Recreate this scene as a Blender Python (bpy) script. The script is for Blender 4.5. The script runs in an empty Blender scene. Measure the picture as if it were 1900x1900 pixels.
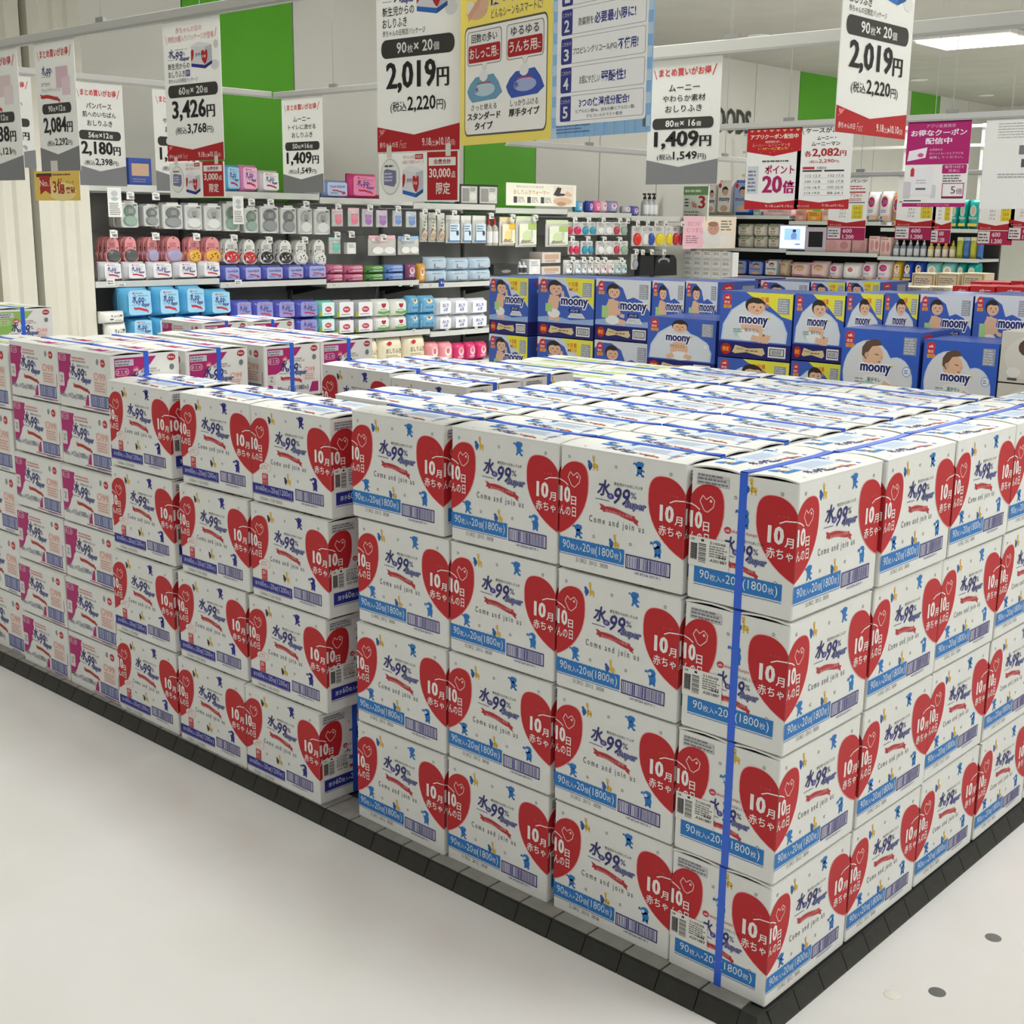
import bpy, bmesh, math, random
from mathutils import Vector, Matrix
random.seed(7)
scn = bpy.context.scene
COL = scn.collection.objects
def V3(*a): return Vector(a)
# ------------------------------------------------------------------ camera
FPX = 2384.0
CAMP = V3(1.06986, -1.88338, 1.41652)
_yaw, _pit, _rol = -0.7400799, 0.2233845, 0.0124096
FW = V3(math.sin(_yaw)*math.cos(_pit), math.cos(_yaw)*math.cos(_pit), -math.sin(_pit))
_rt = V3(math.cos(_yaw), -math.sin(_yaw), 0); _up = _rt.cross(FW)
RT = _rt*math.cos(_rol) + _up*math.sin(_rol); UP = -_rt*math.sin(_rol) + _up*math.cos(_rol)
cd = bpy.data.cameras.new('camera'); cam = bpy.data.objects.new('camera', cd); COL.link(cam)
cd.sensor_width = 36.0; cd.lens = FPX/1900.0*36.0; cd.clip_start = .05; cd.clip_end = 100
M = Matrix((RT, UP, -FW)).transposed().to_4x4(); M.translation = CAMP; cam.matrix_world = M
scn.camera = cam
def ray(px, py): return FW + RT*((px-950)/FPX) + UP*((950-py)/FPX)
def UX(px, py, x): d = ray(px, py); return CAMP + d*((x-CAMP.x)/d.x)
def UY(px, py, y): d = ray(px, py); return CAMP + d*((y-CAMP.y)/d.y)
def UZ(px, py, z): d = ray(px, py); return CAMP + d*((z-CAMP.z)/d.z)
# ------------------------------------------------------------------ world, lamps, exposure
CEIL, FLOOR = 3.05, -.04
w = bpy.data.worlds.new('world'); scn.world = w; w.use_nodes = True
w.node_tree.nodes['Background'].inputs[0].default_value = (1.0, .998, .98, 1)
w.node_tree.nodes['Background'].inputs[1].default_value = .30
scn.view_settings.view_transform = 'Standard'; scn.view_settings.look = 'None'
scn.view_settings.exposure = 0.0; scn.view_settings.gamma = 1.0; scn.view_settings.use_curve_mapping = False
scn.cycles.max_bounces = 6; scn.cycles.diffuse_bounces = 4; scn.cycles.glossy_bounces = 3
LAMP_W = 37.5
def area(x, y, sx=1.3, sy=.5, pw=None, spread=math.pi):
    pw = pw or LAMP_W
    l = bpy.data.lights.new('ceiling_lamp_light', 'AREA'); l.shape = 'RECTANGLE'; l.size = sx; l.size_y = sy
    l.energy = pw; l.spread = spread; l.color = (1.0, .997, .968)
    o = bpy.data.objects.new('ceiling_lamp_light', l); COL.link(o); o.location = (x, y, CEIL-.09)
    return o
# ------------------------------------------------------------------ materials
_mats = {}
def lin(c): c = c/255.0; return c/12.92 if c <= .04045 else ((c+.055)/1.055)**2.4
def mat(rgb, rough=.55, metal=0.0, emit=0.0, spec=.35, alpha=1.0):
    key = (rgb, rough, metal, emit, spec, alpha)
    if key in _mats: return _mats[key]
    m = bpy.data.materials.new('paint_%d_%d_%d' % rgb); m.use_nodes = True
    b = m.node_tree.nodes['Principled BSDF']; c = (lin(rgb[0]), lin(rgb[1]), lin(rgb[2]), 1)
    b.inputs['Base Color'].default_value = c; b.inputs['Roughness'].default_value = rough
    b.inputs['Metallic'].default_value = metal; b.inputs['Specular IOR Level'].default_value = spec
    b.inputs['Alpha'].default_value = alpha
    if emit: b.inputs['Emission Color'].default_value = c; b.inputs['Emission Strength'].default_value = emit
    m.diffuse_color = c; _mats[key] = m; return m
def noisy(name, a, b, scale=3.0, rough=.5, spec=.4, bump=0.0, detail=4, lo=.35, hi=.65, r2=None):
    m = bpy.data.materials.new(name); m.use_nodes = True; nt = m.node_tree; p = nt.nodes['Principled BSDF']
    tc = nt.nodes.new('ShaderNodeTexCoord'); n = nt.nodes.new('ShaderNodeTexNoise'); r = nt.nodes.new('ShaderNodeValToRGB')
    n.inputs['Scale'].default_value = scale; n.inputs['Detail'].default_value = detail
    r.color_ramp.elements[0].position = lo; r.color_ramp.elements[1].position = hi
    r.color_ramp.elements[0].color = (*[lin(v) for v in a], 1); r.color_ramp.elements[1].color = (*[lin(v) for v in b], 1)
    nt.links.new(tc.outputs['Object'], n.inputs['Vector']); nt.links.new(n.outputs['Fac'], r.inputs['Fac'])
    nt.links.new(r.outputs['Color'], p.inputs['Base Color'])
    p.inputs['Roughness'].default_value = rough; p.inputs['Specular IOR Level'].default_value = spec
    if bump:
        n2 = nt.nodes.new('ShaderNodeTexNoise'); n2.inputs['Scale'].default_value = scale*40
        bp = nt.nodes.new('ShaderNodeBump'); bp.inputs['Strength'].default_value = bump; bp.inputs['Distance'].default_value = .002
        nt.links.new(tc.outputs['Object'], n2.inputs['Vector']); nt.links.new(n2.outputs['Fac'], bp.inputs['Height']); nt.links.new(bp.outputs['Normal'], p.inputs['Normal'])
    return m
def paper(rgb, k=.42):      # thin poster paper that lets light through
    key = ('paper', rgb)
    if key in _mats: return _mats[key]
    m = bpy.data.materials.new('poster_paper_%d_%d_%d' % rgb); m.use_nodes = True; nt = m.node_tree; p = nt.nodes['Principled BSDF']; c = (lin(rgb[0]), lin(rgb[1]), lin(rgb[2]), 1)
    p.inputs['Base Color'].default_value = c; p.inputs['Roughness'].default_value = .5; p.inputs['Specular IOR Level'].default_value = .3
    t = nt.nodes.new('ShaderNodeBsdfTranslucent'); t.inputs['Color'].default_value = c; x = nt.nodes.new('ShaderNodeMixShader'); x.inputs[0].default_value = k
    nt.links.new(p.outputs[0], x.inputs[1]); nt.links.new(t.outputs[0], x.inputs[2]); nt.links.new(x.outputs[0], nt.nodes['Material Output'].inputs['Surface'])
    _mats[key] = m; return m
WHITE = (236, 236, 230)
M_CARD = noisy('white_cardboard', (230, 231, 226), (235, 236, 232), 9, .6, .25, .05)
M_FLOOR = noisy('pale_vinyl_floor', (236, 236, 231), (246, 246, 243), 1.6, .22, .45, 0, 5)
M_WALL = noisy('white_wall_panel', (228, 227, 219), (232, 231, 224), 2, .55, .3)
M_GREEN = noisy('green_wall_panel', (96, 178, 48), (100, 184, 52), 2, .5, .3)
M_CREAM = noisy('cream_partition', (212, 209, 194), (220, 217, 203), 2, .5, .3)
M_CEIL = noisy('grey_white_ceiling', (184, 181, 172), (190, 187, 178), 3, .8, .2)
M_TILE = noisy('grey_plastic_tile', (142, 141, 134), (152, 151, 144), 30, .6, .3, .1)
M_EDGE = noisy('dark_plastic_edge', (50, 50, 46), (58, 58, 53), 30, .55, .3, .1)
M_STEEL = mat((188, 189, 186), .4, .0, 0, .5); M_PEG = noisy('grey_back_panel', (160, 161, 158), (167, 168, 165), 4, .6, .3)
M_RAIL = mat((196, 196, 190), .4, 0, 0, .5); M_STRAP = mat((52, 102, 220), .35, 0, 0, .45)
RED = (190, 38, 44); INK = (30, 29, 28); NAVY = (44, 44, 128); BLUE = (44, 122, 196); MAG = (176, 38, 112); PAPER = (238, 238, 232)
GREY = (128, 129, 130); GOLD = (214, 178, 86); SKIN = (226, 184, 152); HAIR = (52, 40, 34)
# ------------------------------------------------------------------ mesh builder
class MB:
    def __init__(s): s.v = []; s.f = []; s.i = []; s.ms = []; s.sm = []
    def mi(s, m):
        if m not in s.ms: s.ms.append(m)
        return s.ms.index(m)
    def add(s, vs, fs, m, smooth=False):
        b = len(s.v); s.v += [tuple(v) for v in vs]; k = s.mi(m)
        for f in fs: s.f.append([b+j for j in f]); s.i.append(k); s.sm.append(smooth)
    def box(s, x0, y0, z0, x1, y1, z1, m, c=0.0):
        if c <= 0:
            s.add([(x0,y0,z0),(x1,y0,z0),(x1,y1,z0),(x0,y1,z0),(x0,y0,z1),(x1,y0,z1),(x1,y1,z1),(x0,y1,z1)],
                  [(3,2,1,0),(4,5,6,7),(0,1,5,4),(1,2,6,5),(2,3,7,6),(3,0,4,7)], m); return
        def ring(i, z): return [(x0+i+c if a == 0 else x0+i, y0+i, z) for a in ()]
        def rr(d, z):
            return [(x0+d+c,y0+d,z),(x1-d-c,y0+d,z),(x1-d,y0+d+c,z),(x1-d,y1-d-c,z),(x1-d-c,y1-d,z),(x0+d+c,y1-d,z),(x0+d,y1-d-c,z),(x0+d,y0+d+c,z)]
        rs = [rr(c*.6, z0), rr(0, z0+c*.6), rr(0, z1-c*.6), rr(c*.6, z1)]
        s.add(sum(rs, []), [tuple(range(7, -1, -1)), tuple(range(24, 32))] + [(8*k+j, 8*k+(j+1) % 8, 8*k+8+(j+1) % 8, 8*k+8+j) for k in range(3) for j in range(8)], m)
    def prism(s, pts, axis, a0, a1, m):
        n = len(pts)
        def P(p, a): return (a, p[0], p[1]) if axis == 'x' else ((p[0], a, p[1]) if axis == 'y' else (p[0], p[1], a))
        s.add([P(p, a0) for p in pts] + [P(p, a1) for p in pts], [tuple(range(n-1, -1, -1)), tuple(range(n, 2*n))] + [(j, (j+1) % n, n+(j+1) % n, n+j) for j in range(n)], m)
    def tube(s, path, r, m, n=6):
        path = [Vector(p) for p in path]; vs = []
        for k, p in enumerate(path):
            t = (path[min(k+1, len(path)-1)] - path[max(k-1, 0)]).normalized()
            a = t.cross(V3(0, 0, 1) if abs(t.z) < .9 else V3(1, 0, 0)).normalized(); b = t.cross(a)
            vs += [p + a*(r*math.cos(2*math.pi*j/n)) + b*(r*math.sin(2*math.pi*j/n)) for j in range(n)]
        L = len(path)
        s.add(vs, [(k*n+j, k*n+(j+1) % n, (k+1)*n+(j+1) % n, (k+1)*n+j) for k in range(L-1) for j in range(n)] + [tuple(range(n-1, -1, -1)), tuple(range((L-1)*n, L*n))], m, True)
    def lathe(s, prof, m, n=12, cx=0, cy=0, sx=1, sy=1):
        vs = [(cx+sx*r*math.cos(2*math.pi*j/n), cy+sy*r*math.sin(2*math.pi*j/n), z) for r, z in prof for j in range(n)]; L = len(prof)
        s.add(vs, [(k*n+j, k*n+(j+1) % n, (k+1)*n+(j+1) % n, (k+1)*n+j) for k in range(L-1) for j in range(n)] + [tuple(range(n-1, -1, -1)), tuple(range((L-1)*n, L*n))], m, True)
    def pillow(s, fn, m, nu=8, nv=8):   # closed soft bag: front and back sheets in x,z with thickness fn(u,v), u,v in -1..1
        vs = []; g = lambda k, n: -1 + 2*k/n
        for sg in (-1, 1):
            for j in range(nv+1):
                for i in range(nu+1):
                    u, v = g(i, nu), g(j, nv); vs.append((u*.5, sg*fn(u, v)*.5, v*.5+.5))
        N = (nu+1)*(nv+1); fs = []
        for j in range(nv):
            for i in range(nu):
                a = j*(nu+1)+i; fs.append((a, a+1, a+nu+2, a+nu+1)); fs.append((N+a, N+a+nu+1, N+a+nu+2, N+a+1))
        bd = list(range(nu+1)) + [j*(nu+1)+nu for j in range(1, nv+1)] + [nv*(nu+1)+i for i in range(nu-1, -1, -1)] + [j*(nu+1) for j in range(nv-1, 0, -1)]
        for k in range(len(bd)): a, b = bd[k], bd[(k+1) % len(bd)]; fs.append((b, a, N+a, N+b))
        s.add(vs, fs, m, True)
    def mesh(s, name):
        me = bpy.data.meshes.new(name); me.from_pydata(s.v, [], s.f)
        for m in s.ms: me.materials.append(m)
        me.polygons.foreach_set('material_index', s.i); me.polygons.foreach_set('use_smooth', s.sm); me.update()
        return me
    def build(s, name, parent=None): return ob(name, s.mesh(name), parent)
def ob(name, me, parent=None, loc=None, rz=None):
    o = bpy.data.objects.new(name, me); COL.link(o)
    if parent: o.parent = parent
    if loc is not None: o.location = loc
    if rz is not None: o.rotation_euler[2] = rz
    return o
def tag(o, label, cat=None, group=None, kind=None):
    if label: o['label'] = label
    if cat: o['category'] = cat
    if group: o['group'] = group
    if kind: o['kind'] = kind
    return o
def thing(name, label, cat, loc=(0, 0, 0), rz=0, group=None):
    return tag(ob(name, None, None, loc, rz), label, cat, group)
def struct(o, kind='structure'): o['kind'] = kind; return o
KIDS = {}
def dup(root, loc, rz=0, label=None, group=None, scale=None):
    r = root.copy(); COL.link(r); r.location = loc; r.rotation_euler[2] = rz
    if scale: r.scale = scale
    if label: r['label'] = label
    if group: r['group'] = group
    for ch in root.children:
        c = ch.copy(); COL.link(c); c.parent = r
        for g in ch.children: d = g.copy(); COL.link(d); d.parent = c
    return r
# ------------------------------------------------------------------ lettering and flat print
_tx = {}
def glyphs(s, bold):
    k = (s, bold)
    if k in _tx: return _tx[k]
    c = bpy.data.curves.new('t', 'FONT'); c.body = s; c.resolution_u = 2; c.offset = bold; c.fill_mode = 'FRONT'
    o = bpy.data.objects.new('t', c); COL.link(o)
    me = bpy.data.meshes.new_from_object(o.evaluated_get(bpy.context.evaluated_depsgraph_get()))
    r = ([(v.co.x, v.co.y) for v in me.vertices], [tuple(p.vertices) for p in me.polygons])
    bpy.data.objects.remove(o); bpy.data.curves.remove(c); bpy.data.meshes.remove(me)
    _tx[k] = r; return r
def compose(s, bold):       # '{..}' = small characters
    segs = []; cur = ''; small = False
    for ch in s:
        if ch in '{}':
            if cur: segs.append((cur, small))
            cur = ''; small = ch == '{'
        else: cur += ch
    if cur: segs.append((cur, small))
    V = []; F = []; x = 0; fat = 0
    if bold > .026: fat = (bold-.016)*1.15; bold = .016
    for t, sm in segs:
        k = .58 if sm else 1.0; v, f = glyphs(t, bold*.4 if sm else bold); b = len(V)
        if not v: x += .3; continue
        mx = min(p[0] for p in v); V += [(x+(p[0]-mx)*k, p[1]*k) for p in v]; F += [tuple(b+j for j in q) for q in f]
        x += (max(p[0] for p in v)-mx)*k + .07
    N0 = len(V)
    if fat:
        n = len(V); F0 = list(F); V0 = list(V)
        for d in (-fat, fat): b = len(V); V += [(x+d, y) for x, y in V0]; F += [tuple(b+j for j in q) for q in F0]
    return V, F, max(N0, 1)
LAY = .00022
class Art:
    def __init__(s): s.b = MB(); s.dx = s.dy = 0; s.kx = s.ky = 1.0
    def pt(s, x, y, z): return (s.dx+x*s.kx, -LAY*z, s.dy+y*s.ky)
    def poly(s, pts, col, z=1): s.b.add([s.pt(x, y, z) for x, y in pts], [tuple(range(len(pts)))], mat(col) if isinstance(col, tuple) else col)
    def rect(s, x0, y0, x1, y1, col, z=1): s.poly([(x0,y0),(x1,y0),(x1,y1),(x0,y1)], col, z)
    def rr(s, x0, y0, x1, y1, r, col, z=1, n=4):
        P = []
        for cx, cy, a in ((x1-r,y0+r,-90),(x1-r,y1-r,0),(x0+r,y1-r,90),(x0+r,y0+r,180)):
            P += [(cx+r*math.cos(math.radians(a+90*k/n)), cy+r*math.sin(math.radians(a+90*k/n))) for k in range(n+1)]
        s.poly(P, col, z)
    def ell(s, cx, cy, rx, ry, col, z=1, n=16, rot=0):
        c, q = math.cos(rot), math.sin(rot)
        s.poly([(cx+rx*math.cos(t)*c-ry*math.sin(t)*q, cy+rx*math.cos(t)*q+ry*math.sin(t)*c) for t in [2*math.pi*k/n for k in range(n)]], col, z)
    def frame(s, x0, y0, x1, y1, t, col, z=1):
        for a in ((x0,y0,x1,y0+t),(x0,y1-t,x1,y1),(x0,y0,x0+t,y1),(x1-t,y0,x1,y1)): s.rect(*a, col, z)
    def line(s, pts, t, col, z=2):
        for (ax, ay), (bx, by) in zip(pts, pts[1:]):
            L = math.hypot(bx-ax, by-ay) or 1; nx, ny = -(by-ay)/L*t/2, (bx-ax)/L*t/2
            s.poly([(ax+nx,ay+ny),(ax-nx,ay-ny),(bx-nx,by-ny),(bx+nx,by+ny)], col, z)
    def T(s, t, x0, y0, x1, y1, col, b=.012, z=3, sh=0.0, keep=False, out=None, rot=0, ow=1.0):
        V, F, n0 = compose(t, b)
        if not V: return
        if sh: V = [(x+y*sh, y) for x, y in V]
        ax, bx = min(v[0] for v in V), max(v[0] for v in V); ay, by = min(v[1] for v in V), max(v[1] for v in V)
        kx, ky = (x1-x0)/(bx-ax), (y1-y0)/max(by-ay, .05)
        if keep:
            k = min(kx, ky); ox = x0+((x1-x0)-k*(bx-ax))/2; oy = y0+((y1-y0)-k*(by-ay))/2; kx = ky = k
        else: ox, oy = x0, y0
        P = [(ox+(x-ax)*kx, oy+(y-ay)*ky) for x, y in V]
        if rot: P = [(x, y+rot*(x-x0)) for x, y in P]
        s.b.add([s.pt(x, y, z+.25*(q//n0)) for q, (x, y) in enumerate(P)], F, mat(col))
        if out:
            v2, f2, m0 = compose(t, .022); V2 = []; F2 = []
            for dx_, dy_ in ((-.04, -.025), (.04, -.025), (-.04, .03), (.04, .03), (0, .045), (0, -.035)):
                o2 = len(V2); V2 += [(x+dx_*ow, y+dy_*ow) for x, y in v2]; F2 += [tuple(o2+j for j in q) for q in f2]
            if sh: V2 = [(x+y*sh, y) for x, y in V2]
            s.b.add([s.pt(ox+(x-ax)*kx, oy+(y-ay)*ky+(rot*(ox+(x-ax)*kx-x0)), z-1.9+.22*(q//len(v2))) for q, (x, y) in enumerate(V2)], F2, mat(out))
    def half_heart(s, x, top, cle, bot, wl, side, col, z=1):   # side -1: left half ending at x; +1: right half starting at x
        P = [(0, bot)]
        def bz(p0, p1, p2, p3, n=9):
            return [tuple(p0[q]*(1-t)**3+3*p1[q]*t*(1-t)**2+3*p2[q]*t*t*(1-t)+p3[q]*t**3 for q in (0, 1)) for t in [k/n for k in range(1, n+1)]]
        h = top-bot
        P += bz((0, bot), (.6*wl, bot+.13*h), (1.03*wl, bot+.40*h), (wl, bot+.74*h)) + bz((wl, bot+.74*h), (wl, top), (.72*wl, top), (.55*wl, top)) + bz((.55*wl, top), (.3*wl, top), (.08*wl, cle+.1*h), (0, cle))
        s.poly([(x+side*a, b) for a, b in P], col, z)
    def barcode(s, x0, y0, x1, y1, col, seed=1, fr=None, z=2):
        r = random.Random(seed)
        if fr: s.frame(x0, y0, x1, y1, (y1-y0)*.09, fr, z); m = (y1-y0)*.16; x0 += m; x1 -= m; y0 += m*.7; y1 -= m*.7
        x = x0; W = x1-x0
        while x < x1-W*.02:
            a = W*r.choice((.01, .015, .02, .035)); s.rect(x, y0, min(x+a, x1), y1, col, z); x += a + W*r.choice((.013, .02, .03))
    def lines(s, x0, y0, x1, y1, n, col, z=3, seed=3, fill=.5):   # rows of print too fine to read
        r = random.Random(seed); h = (y1-y0)/n
        for k in range(n):
            y = y1-(k+1)*h; x = x0; xe = x0+(x1-x0)*r.uniform(.75, 1)
            while x < xe:
                a = h*r.uniform(.5, 2.2); s.rect(x, y+h*.2, min(x+a, xe), y+h*(.2+fill), col, z); x += a+h*.25
    def mesh(s, name='print'): return s.b.mesh(name)
    def put(s, name, parent, org, ux=(1, 0, 0), uz=(0, 0, 1), k=1.0):
        return place(name, s.mesh(name), parent, org, ux, uz, k)
def place(name, me, parent, org, ux=(1, 0, 0), uz=(0, 0, 1), k=1.0):
    o = ob(name, me, parent); ux = Vector(ux).normalized(); uz = Vector(uz).normalized(); uy = uz.cross(ux)
    m = Matrix((ux*k, uy*k, uz*k)).transposed().to_4x4(); m.translation = Vector(org); o.matrix_local = m
    return o
ORD = ['first','second','third','fourth','fifth','sixth','seventh','eighth','ninth','tenth','eleventh','twelfth','thirteenth','fourteenth','fifteenth','sixteenth','seventeenth','eighteenth','nineteenth','twentieth']
ORD += ['twenty-'+o for o in ORD[:9]]+['thirtieth']+['thirty-'+o for o in ORD[:9]]+['fortieth']+['forty-'+o for o in ORD[:9]]+['fiftieth']+['fifty-'+o for o in ORD[:9]]
# ------------------------------------------------------------------ room shell
def slab(name, a, b, m, kind='structure', label=None):
    s = MB(); s.box(*a, *b, m); o = s.build(name); o['kind'] = kind
    if label: o['label'] = label
    return o
slab('floor', (-8, -7, FLOOR-.1), (9, 18, FLOOR), M_FLOOR)
slab('ceiling', (-8, -7, CEIL), (9, 18, CEIL+.1), M_CEIL)
XW = -6.65
# left wall: upright panels, some of them green, parts of the wall, with open joints between them
wl = slab('wall_left', (XW-.12, -7, FLOOR), (XW-.02, 18, CEIL), M_STEEL)
edges = [-7, -2.2, .46, 1.36, 2.3, 3.27, 4.19, 5.05, 5.93, 6.82, 7.71, 8.6, 9.5, 10.3, 11.19, 12.1, 13.0, 13.9, 14.72, 15.6, 18]
for a, b in zip(edges, edges[1:]):
    g = abs(a-3.27) < .01 or abs(a-5.93) < .01 or abs(a-11.19) < .01 or abs(a-13.9) < .01
    s = MB(); s.box(XW-.02, a+.006, FLOOR, XW, b-.006, CEIL, M_GREEN if g else M_WALL); o = s.build('green_panel' if g else 'white_panel', wl)
    if g: o['label'] = 'bright green wall panel'
slab('wall_back', (XW, 16.6, FLOOR), (9, 16.7, CEIL), M_WALL)
# cream partition at the end of the wall shelving: two boards with a dark joint, ribbed faces
XG = -6.2
pt = thing('partition', 'cream ribbed partition boards at the near end of the wall shelving', 'partition', (XG, 1.7, FLOOR))
def board(y0, y1, ribs, white=None):
    s = MB(); P = [(XG+.02, y0), (XG+.08, y0+.012)]
    for a, b in ribs: P += [(XG+.09, a), (XG+.076, a+.02), (XG+.076, b-.02), (XG+.09, b)]
    P += [(XG+.1, y1-.004), (XG+.1, y1), (XG-.35, y1), (XG-.35, y0)]
    P = [(x-XG, y-1.7) for x, y in P]
    s.prism(P, 'z', 0.0, CEIL-FLOOR-.01, M_CREAM); return s.build('partition_board', pt)
board(.9, 1.60, [(1.0, 1.2), (1.3, 1.45)]); board(1.63, 1.84, [(1.68, 1.76)]); board(1.885, 2.21, [(1.96, 2.05), (2.08, 2.14)])
s = MB(); s.box(-.3, -.8, 0, .02, .5, CEIL-FLOOR-.02, mat((70, 66, 58))); s.build('dark_core', pt)
# ceiling trims, lamps
slab('trim_1', (-6.6, 6.0, CEIL-.05), (9, 6.14, CEIL), M_WALL)
def lampfix(x, y, sx=1.3, sy=.34, label=None, n=0):
    t = thing('ceiling_lamp', label, 'lamp', (x, y, CEIL), 0, 'strip lamps on the ceiling')
    s = MB(); s.box(-sx/2-.03, -sy/2-.03, -.05, sx/2+.03, sy/2+.03, 0, mat((230, 230, 224)), .012); s.build('housing', t)
    s = MB(); s.box(-sx/2, -sy/2, -.068, sx/2, sy/2, -.051, mat((255, 252, 240), .5, 0, 9.0), .006); s.build('diffuser', t)
    return t
pL = UZ(1810, 78, CEIL-.06)
lampfix(pL.x, pL.y, .82, .62, 'bright glowing strip lamp on the ceiling above the baby goods shelves'); area(pL.x, pL.y, .9, .5)
for k, (x, y) in enumerate([(-4.4, 2.2), (-4.4, 6.0), (-1.6, .6), (-1.6, 4.2), (-1.2, 9.9), (.3, -1.7), (1.5, .9), (1.5, 4.6), (4.4, -2.2), (4.4, 1.6), (4.4, 5.6), (-2.6, -1.9), (-5.0, -1.4), (-1.5, 13.5), (-4.6, 13.5), (1.5, 9.5), (4.5, 9.8)]):
    area(x, y, pw=LAMP_W*(.45 if y < -1.2 and x < 3 else (1.25 if x < -4 else 1.0)), spread=2.2 if x < -4 else math.pi)
for k, (px, py) in enumerate([(1407, 65), (1705, 147), (1830, 176)]):
    p = UZ(px, py, CEIL); t = thing('downlight', '%s round recessed downlight from the glowing strip lamp on the ceiling' % ['nearest', 'middle', 'furthest'][k], 'downlight', p)
    s = MB(); s.lathe([(.09, -.012), (.10, -.008), (.10, 0), (.075, 0), (.07, -.004)], mat((235, 235, 230)), 18); s.build('rim', t)
    s = MB(); s.lathe([(.068, -.004), (.068, -.002)], mat((255, 250, 235), .5, 0, 4.0), 18); s.build('lens', t)
# big letters on the far part of the left wall
p0, p1 = UX(1393, 206, XW+.01), UX(1392, 252, XW+.01); hh = p0.z-p1.z
a = Art(); a.T('FOODS', 0, 0, hh*3.1, hh, (74, 74, 72), .03, 1)
t = a.put('wall_lettering', None, (XW+.012, p1.y-hh*3.1, p1.z), (0, 1, 0)); tag(t, 'large dark grey capital letters fixed to the white wall', 'lettering')
# ------------------------------------------------------------------ floor dots
for k, (px, py, c) in enumerate([(1843, 1740, (128, 129, 126)), (1739, 1841, (118, 119, 116)), (1656, 1846, (240, 240, 228))]):
    p = UZ(px, py, FLOOR); s = MB(); s.lathe([(.0165, 0), (.0165, .0006), (.0155, .0009)], mat(c, .5), 28)
    o = s.build('floor_sticker'); o.location = p
    tag(o, ['round grey floor sticker further from the corner of the display', 'round grey floor sticker nearer the corner of the display', 'faint cream round sticker beside the grey floor stickers'][k], 'sticker', 'round stickers on the floor')
# ------------------------------------------------------------------ tiled display base
YB = 1.46
pl = thing('display_platform', 'low platform of grey plastic tiles with dark sloped edging under the cartons', 'platform', (0, 0, FLOOR))
s = MB(); s.box(-4.4, -.028, 0, -.002, YB, .034, mat((60, 60, 57))); s.build('deck', pl)
TP = .0921
mt = MB(); mt.box(.002, 0, .034, TP-.002, TP-.003, .04, M_TILE, .0015); mt = mt.mesh('tile')
me_ = MB(); me_.prism([(-.020, 0), (-.020, .006), (-.004, .037), (0, .038), (0, 0)], 'x', .0012, TP-.0012, M_EDGE)
me_.box(.0012, -.0055, .0355, TP-.0012, -.0035, .0388, mat((40, 40, 38))); me_ = me_.mesh('edge_tile')
for k in range(46):
    x = -.034-(k+1)*TP
    ob('tile', mt, pl, (x, -.028, 0)); ob('edge_tile', me_, pl, (x, -.028, 0))
for k in range(18): ob('edge_tile', me_, pl, (-.002+.002, -.0+k*TP-.03+.03, 0), math.pi/2)
s = MB(); s.add([(-.034, -.048, 0), (.020, -.048, 0), (.020, 0, 0), (-.034, 0, 0), (-.034, -.03, .038), (0, -.03, .038), (0, 0, .038), (-.034, 0, .038), (-.034, -.048, .005), (.014, -.048, .005), (.020, -.042, .005), (.020, 0, .005)],
      [(3, 2, 1, 0), (4, 5, 6, 7), (8, 9, 5, 4), (9, 10, 5), (10, 11, 6, 5), (0, 1, 9, 8), (1, 2, 11, 10, 9), (2, 3, 7, 6, 11), (3, 0, 8, 4, 7)], M_EDGE)
s.build('corner_tile', pl)
# ------------------------------------------------------------------ carton printing
def star(a, x, y, r, col, z=1):
    P = [(x+(r if k % 2 == 0 else r*.5)*math.sin(math.pi*k/5), y+(r if k % 2 == 0 else r*.5)*math.cos(math.pi*k/5)) for k in range(10)]
    a.poly(P, col, z); a.ell(x, y, r*.36, r*.36, WHITE, z+.4, 8)
def elephant(a, x, y, s, col, kind=0):   # small printed animal
    if kind == 0:   # dancing, trunk up
        a.ell(x, y+.30*s, .30*s, .25*s, col, 1, 12); a.ell(x+.2*s, y+.36*s, .17*s, .17*s, col, 1.2, 10); a.line([(x-.25*s, y+.3*s), (x-.42*s, y+.42*s), (x-.46*s, y+.3*s)], .09*s, col, 1)
        a.ell(x+.04*s, y-.02*s, .22*s, .26*s, col, 1, 12); a.line([(x-.05*s, y-.15*s), (x-.18*s, y-.42*s)], .15*s, col, 1); a.line([(x+.12*s, y-.18*s), (x+.28*s, y-.40*s), (x+.40*s, y-.34*s)], .14*s, col, 1); a.line([(x+.18*s, y+.02*s), (x+.42*s, y-.08*s)], .1*s, col, 1)
    else:           # standing upright, pale face
        a.ell(x, y+.26*s, .3*s, .24*s, col, 1, 12); a.ell(x-.12*s, y+.2*s, .13*s, .11*s, (214, 226, 238), 1.3, 10); a.line([(x-.3*s, y+.24*s), (x-.42*s, y+.36*s), (x-.46*s, y+.2*s)], .09*s, col, 1)
        a.ell(x+.08*s, y-.12*s, .25*s, .34*s, col, 1, 12); a.line([(x-.05*s, y-.3*s), (x-.1*s, y-.52*s)], .14*s, col, 1); a.line([(x+.2*s, y-.3*s), (x+.24*s, y-.52*s)], .14*s, col, 1); a.line([(x-.05*s, y-.02*s), (x-.24*s, y+.02*s)], .1*s, col, 1)
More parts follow.
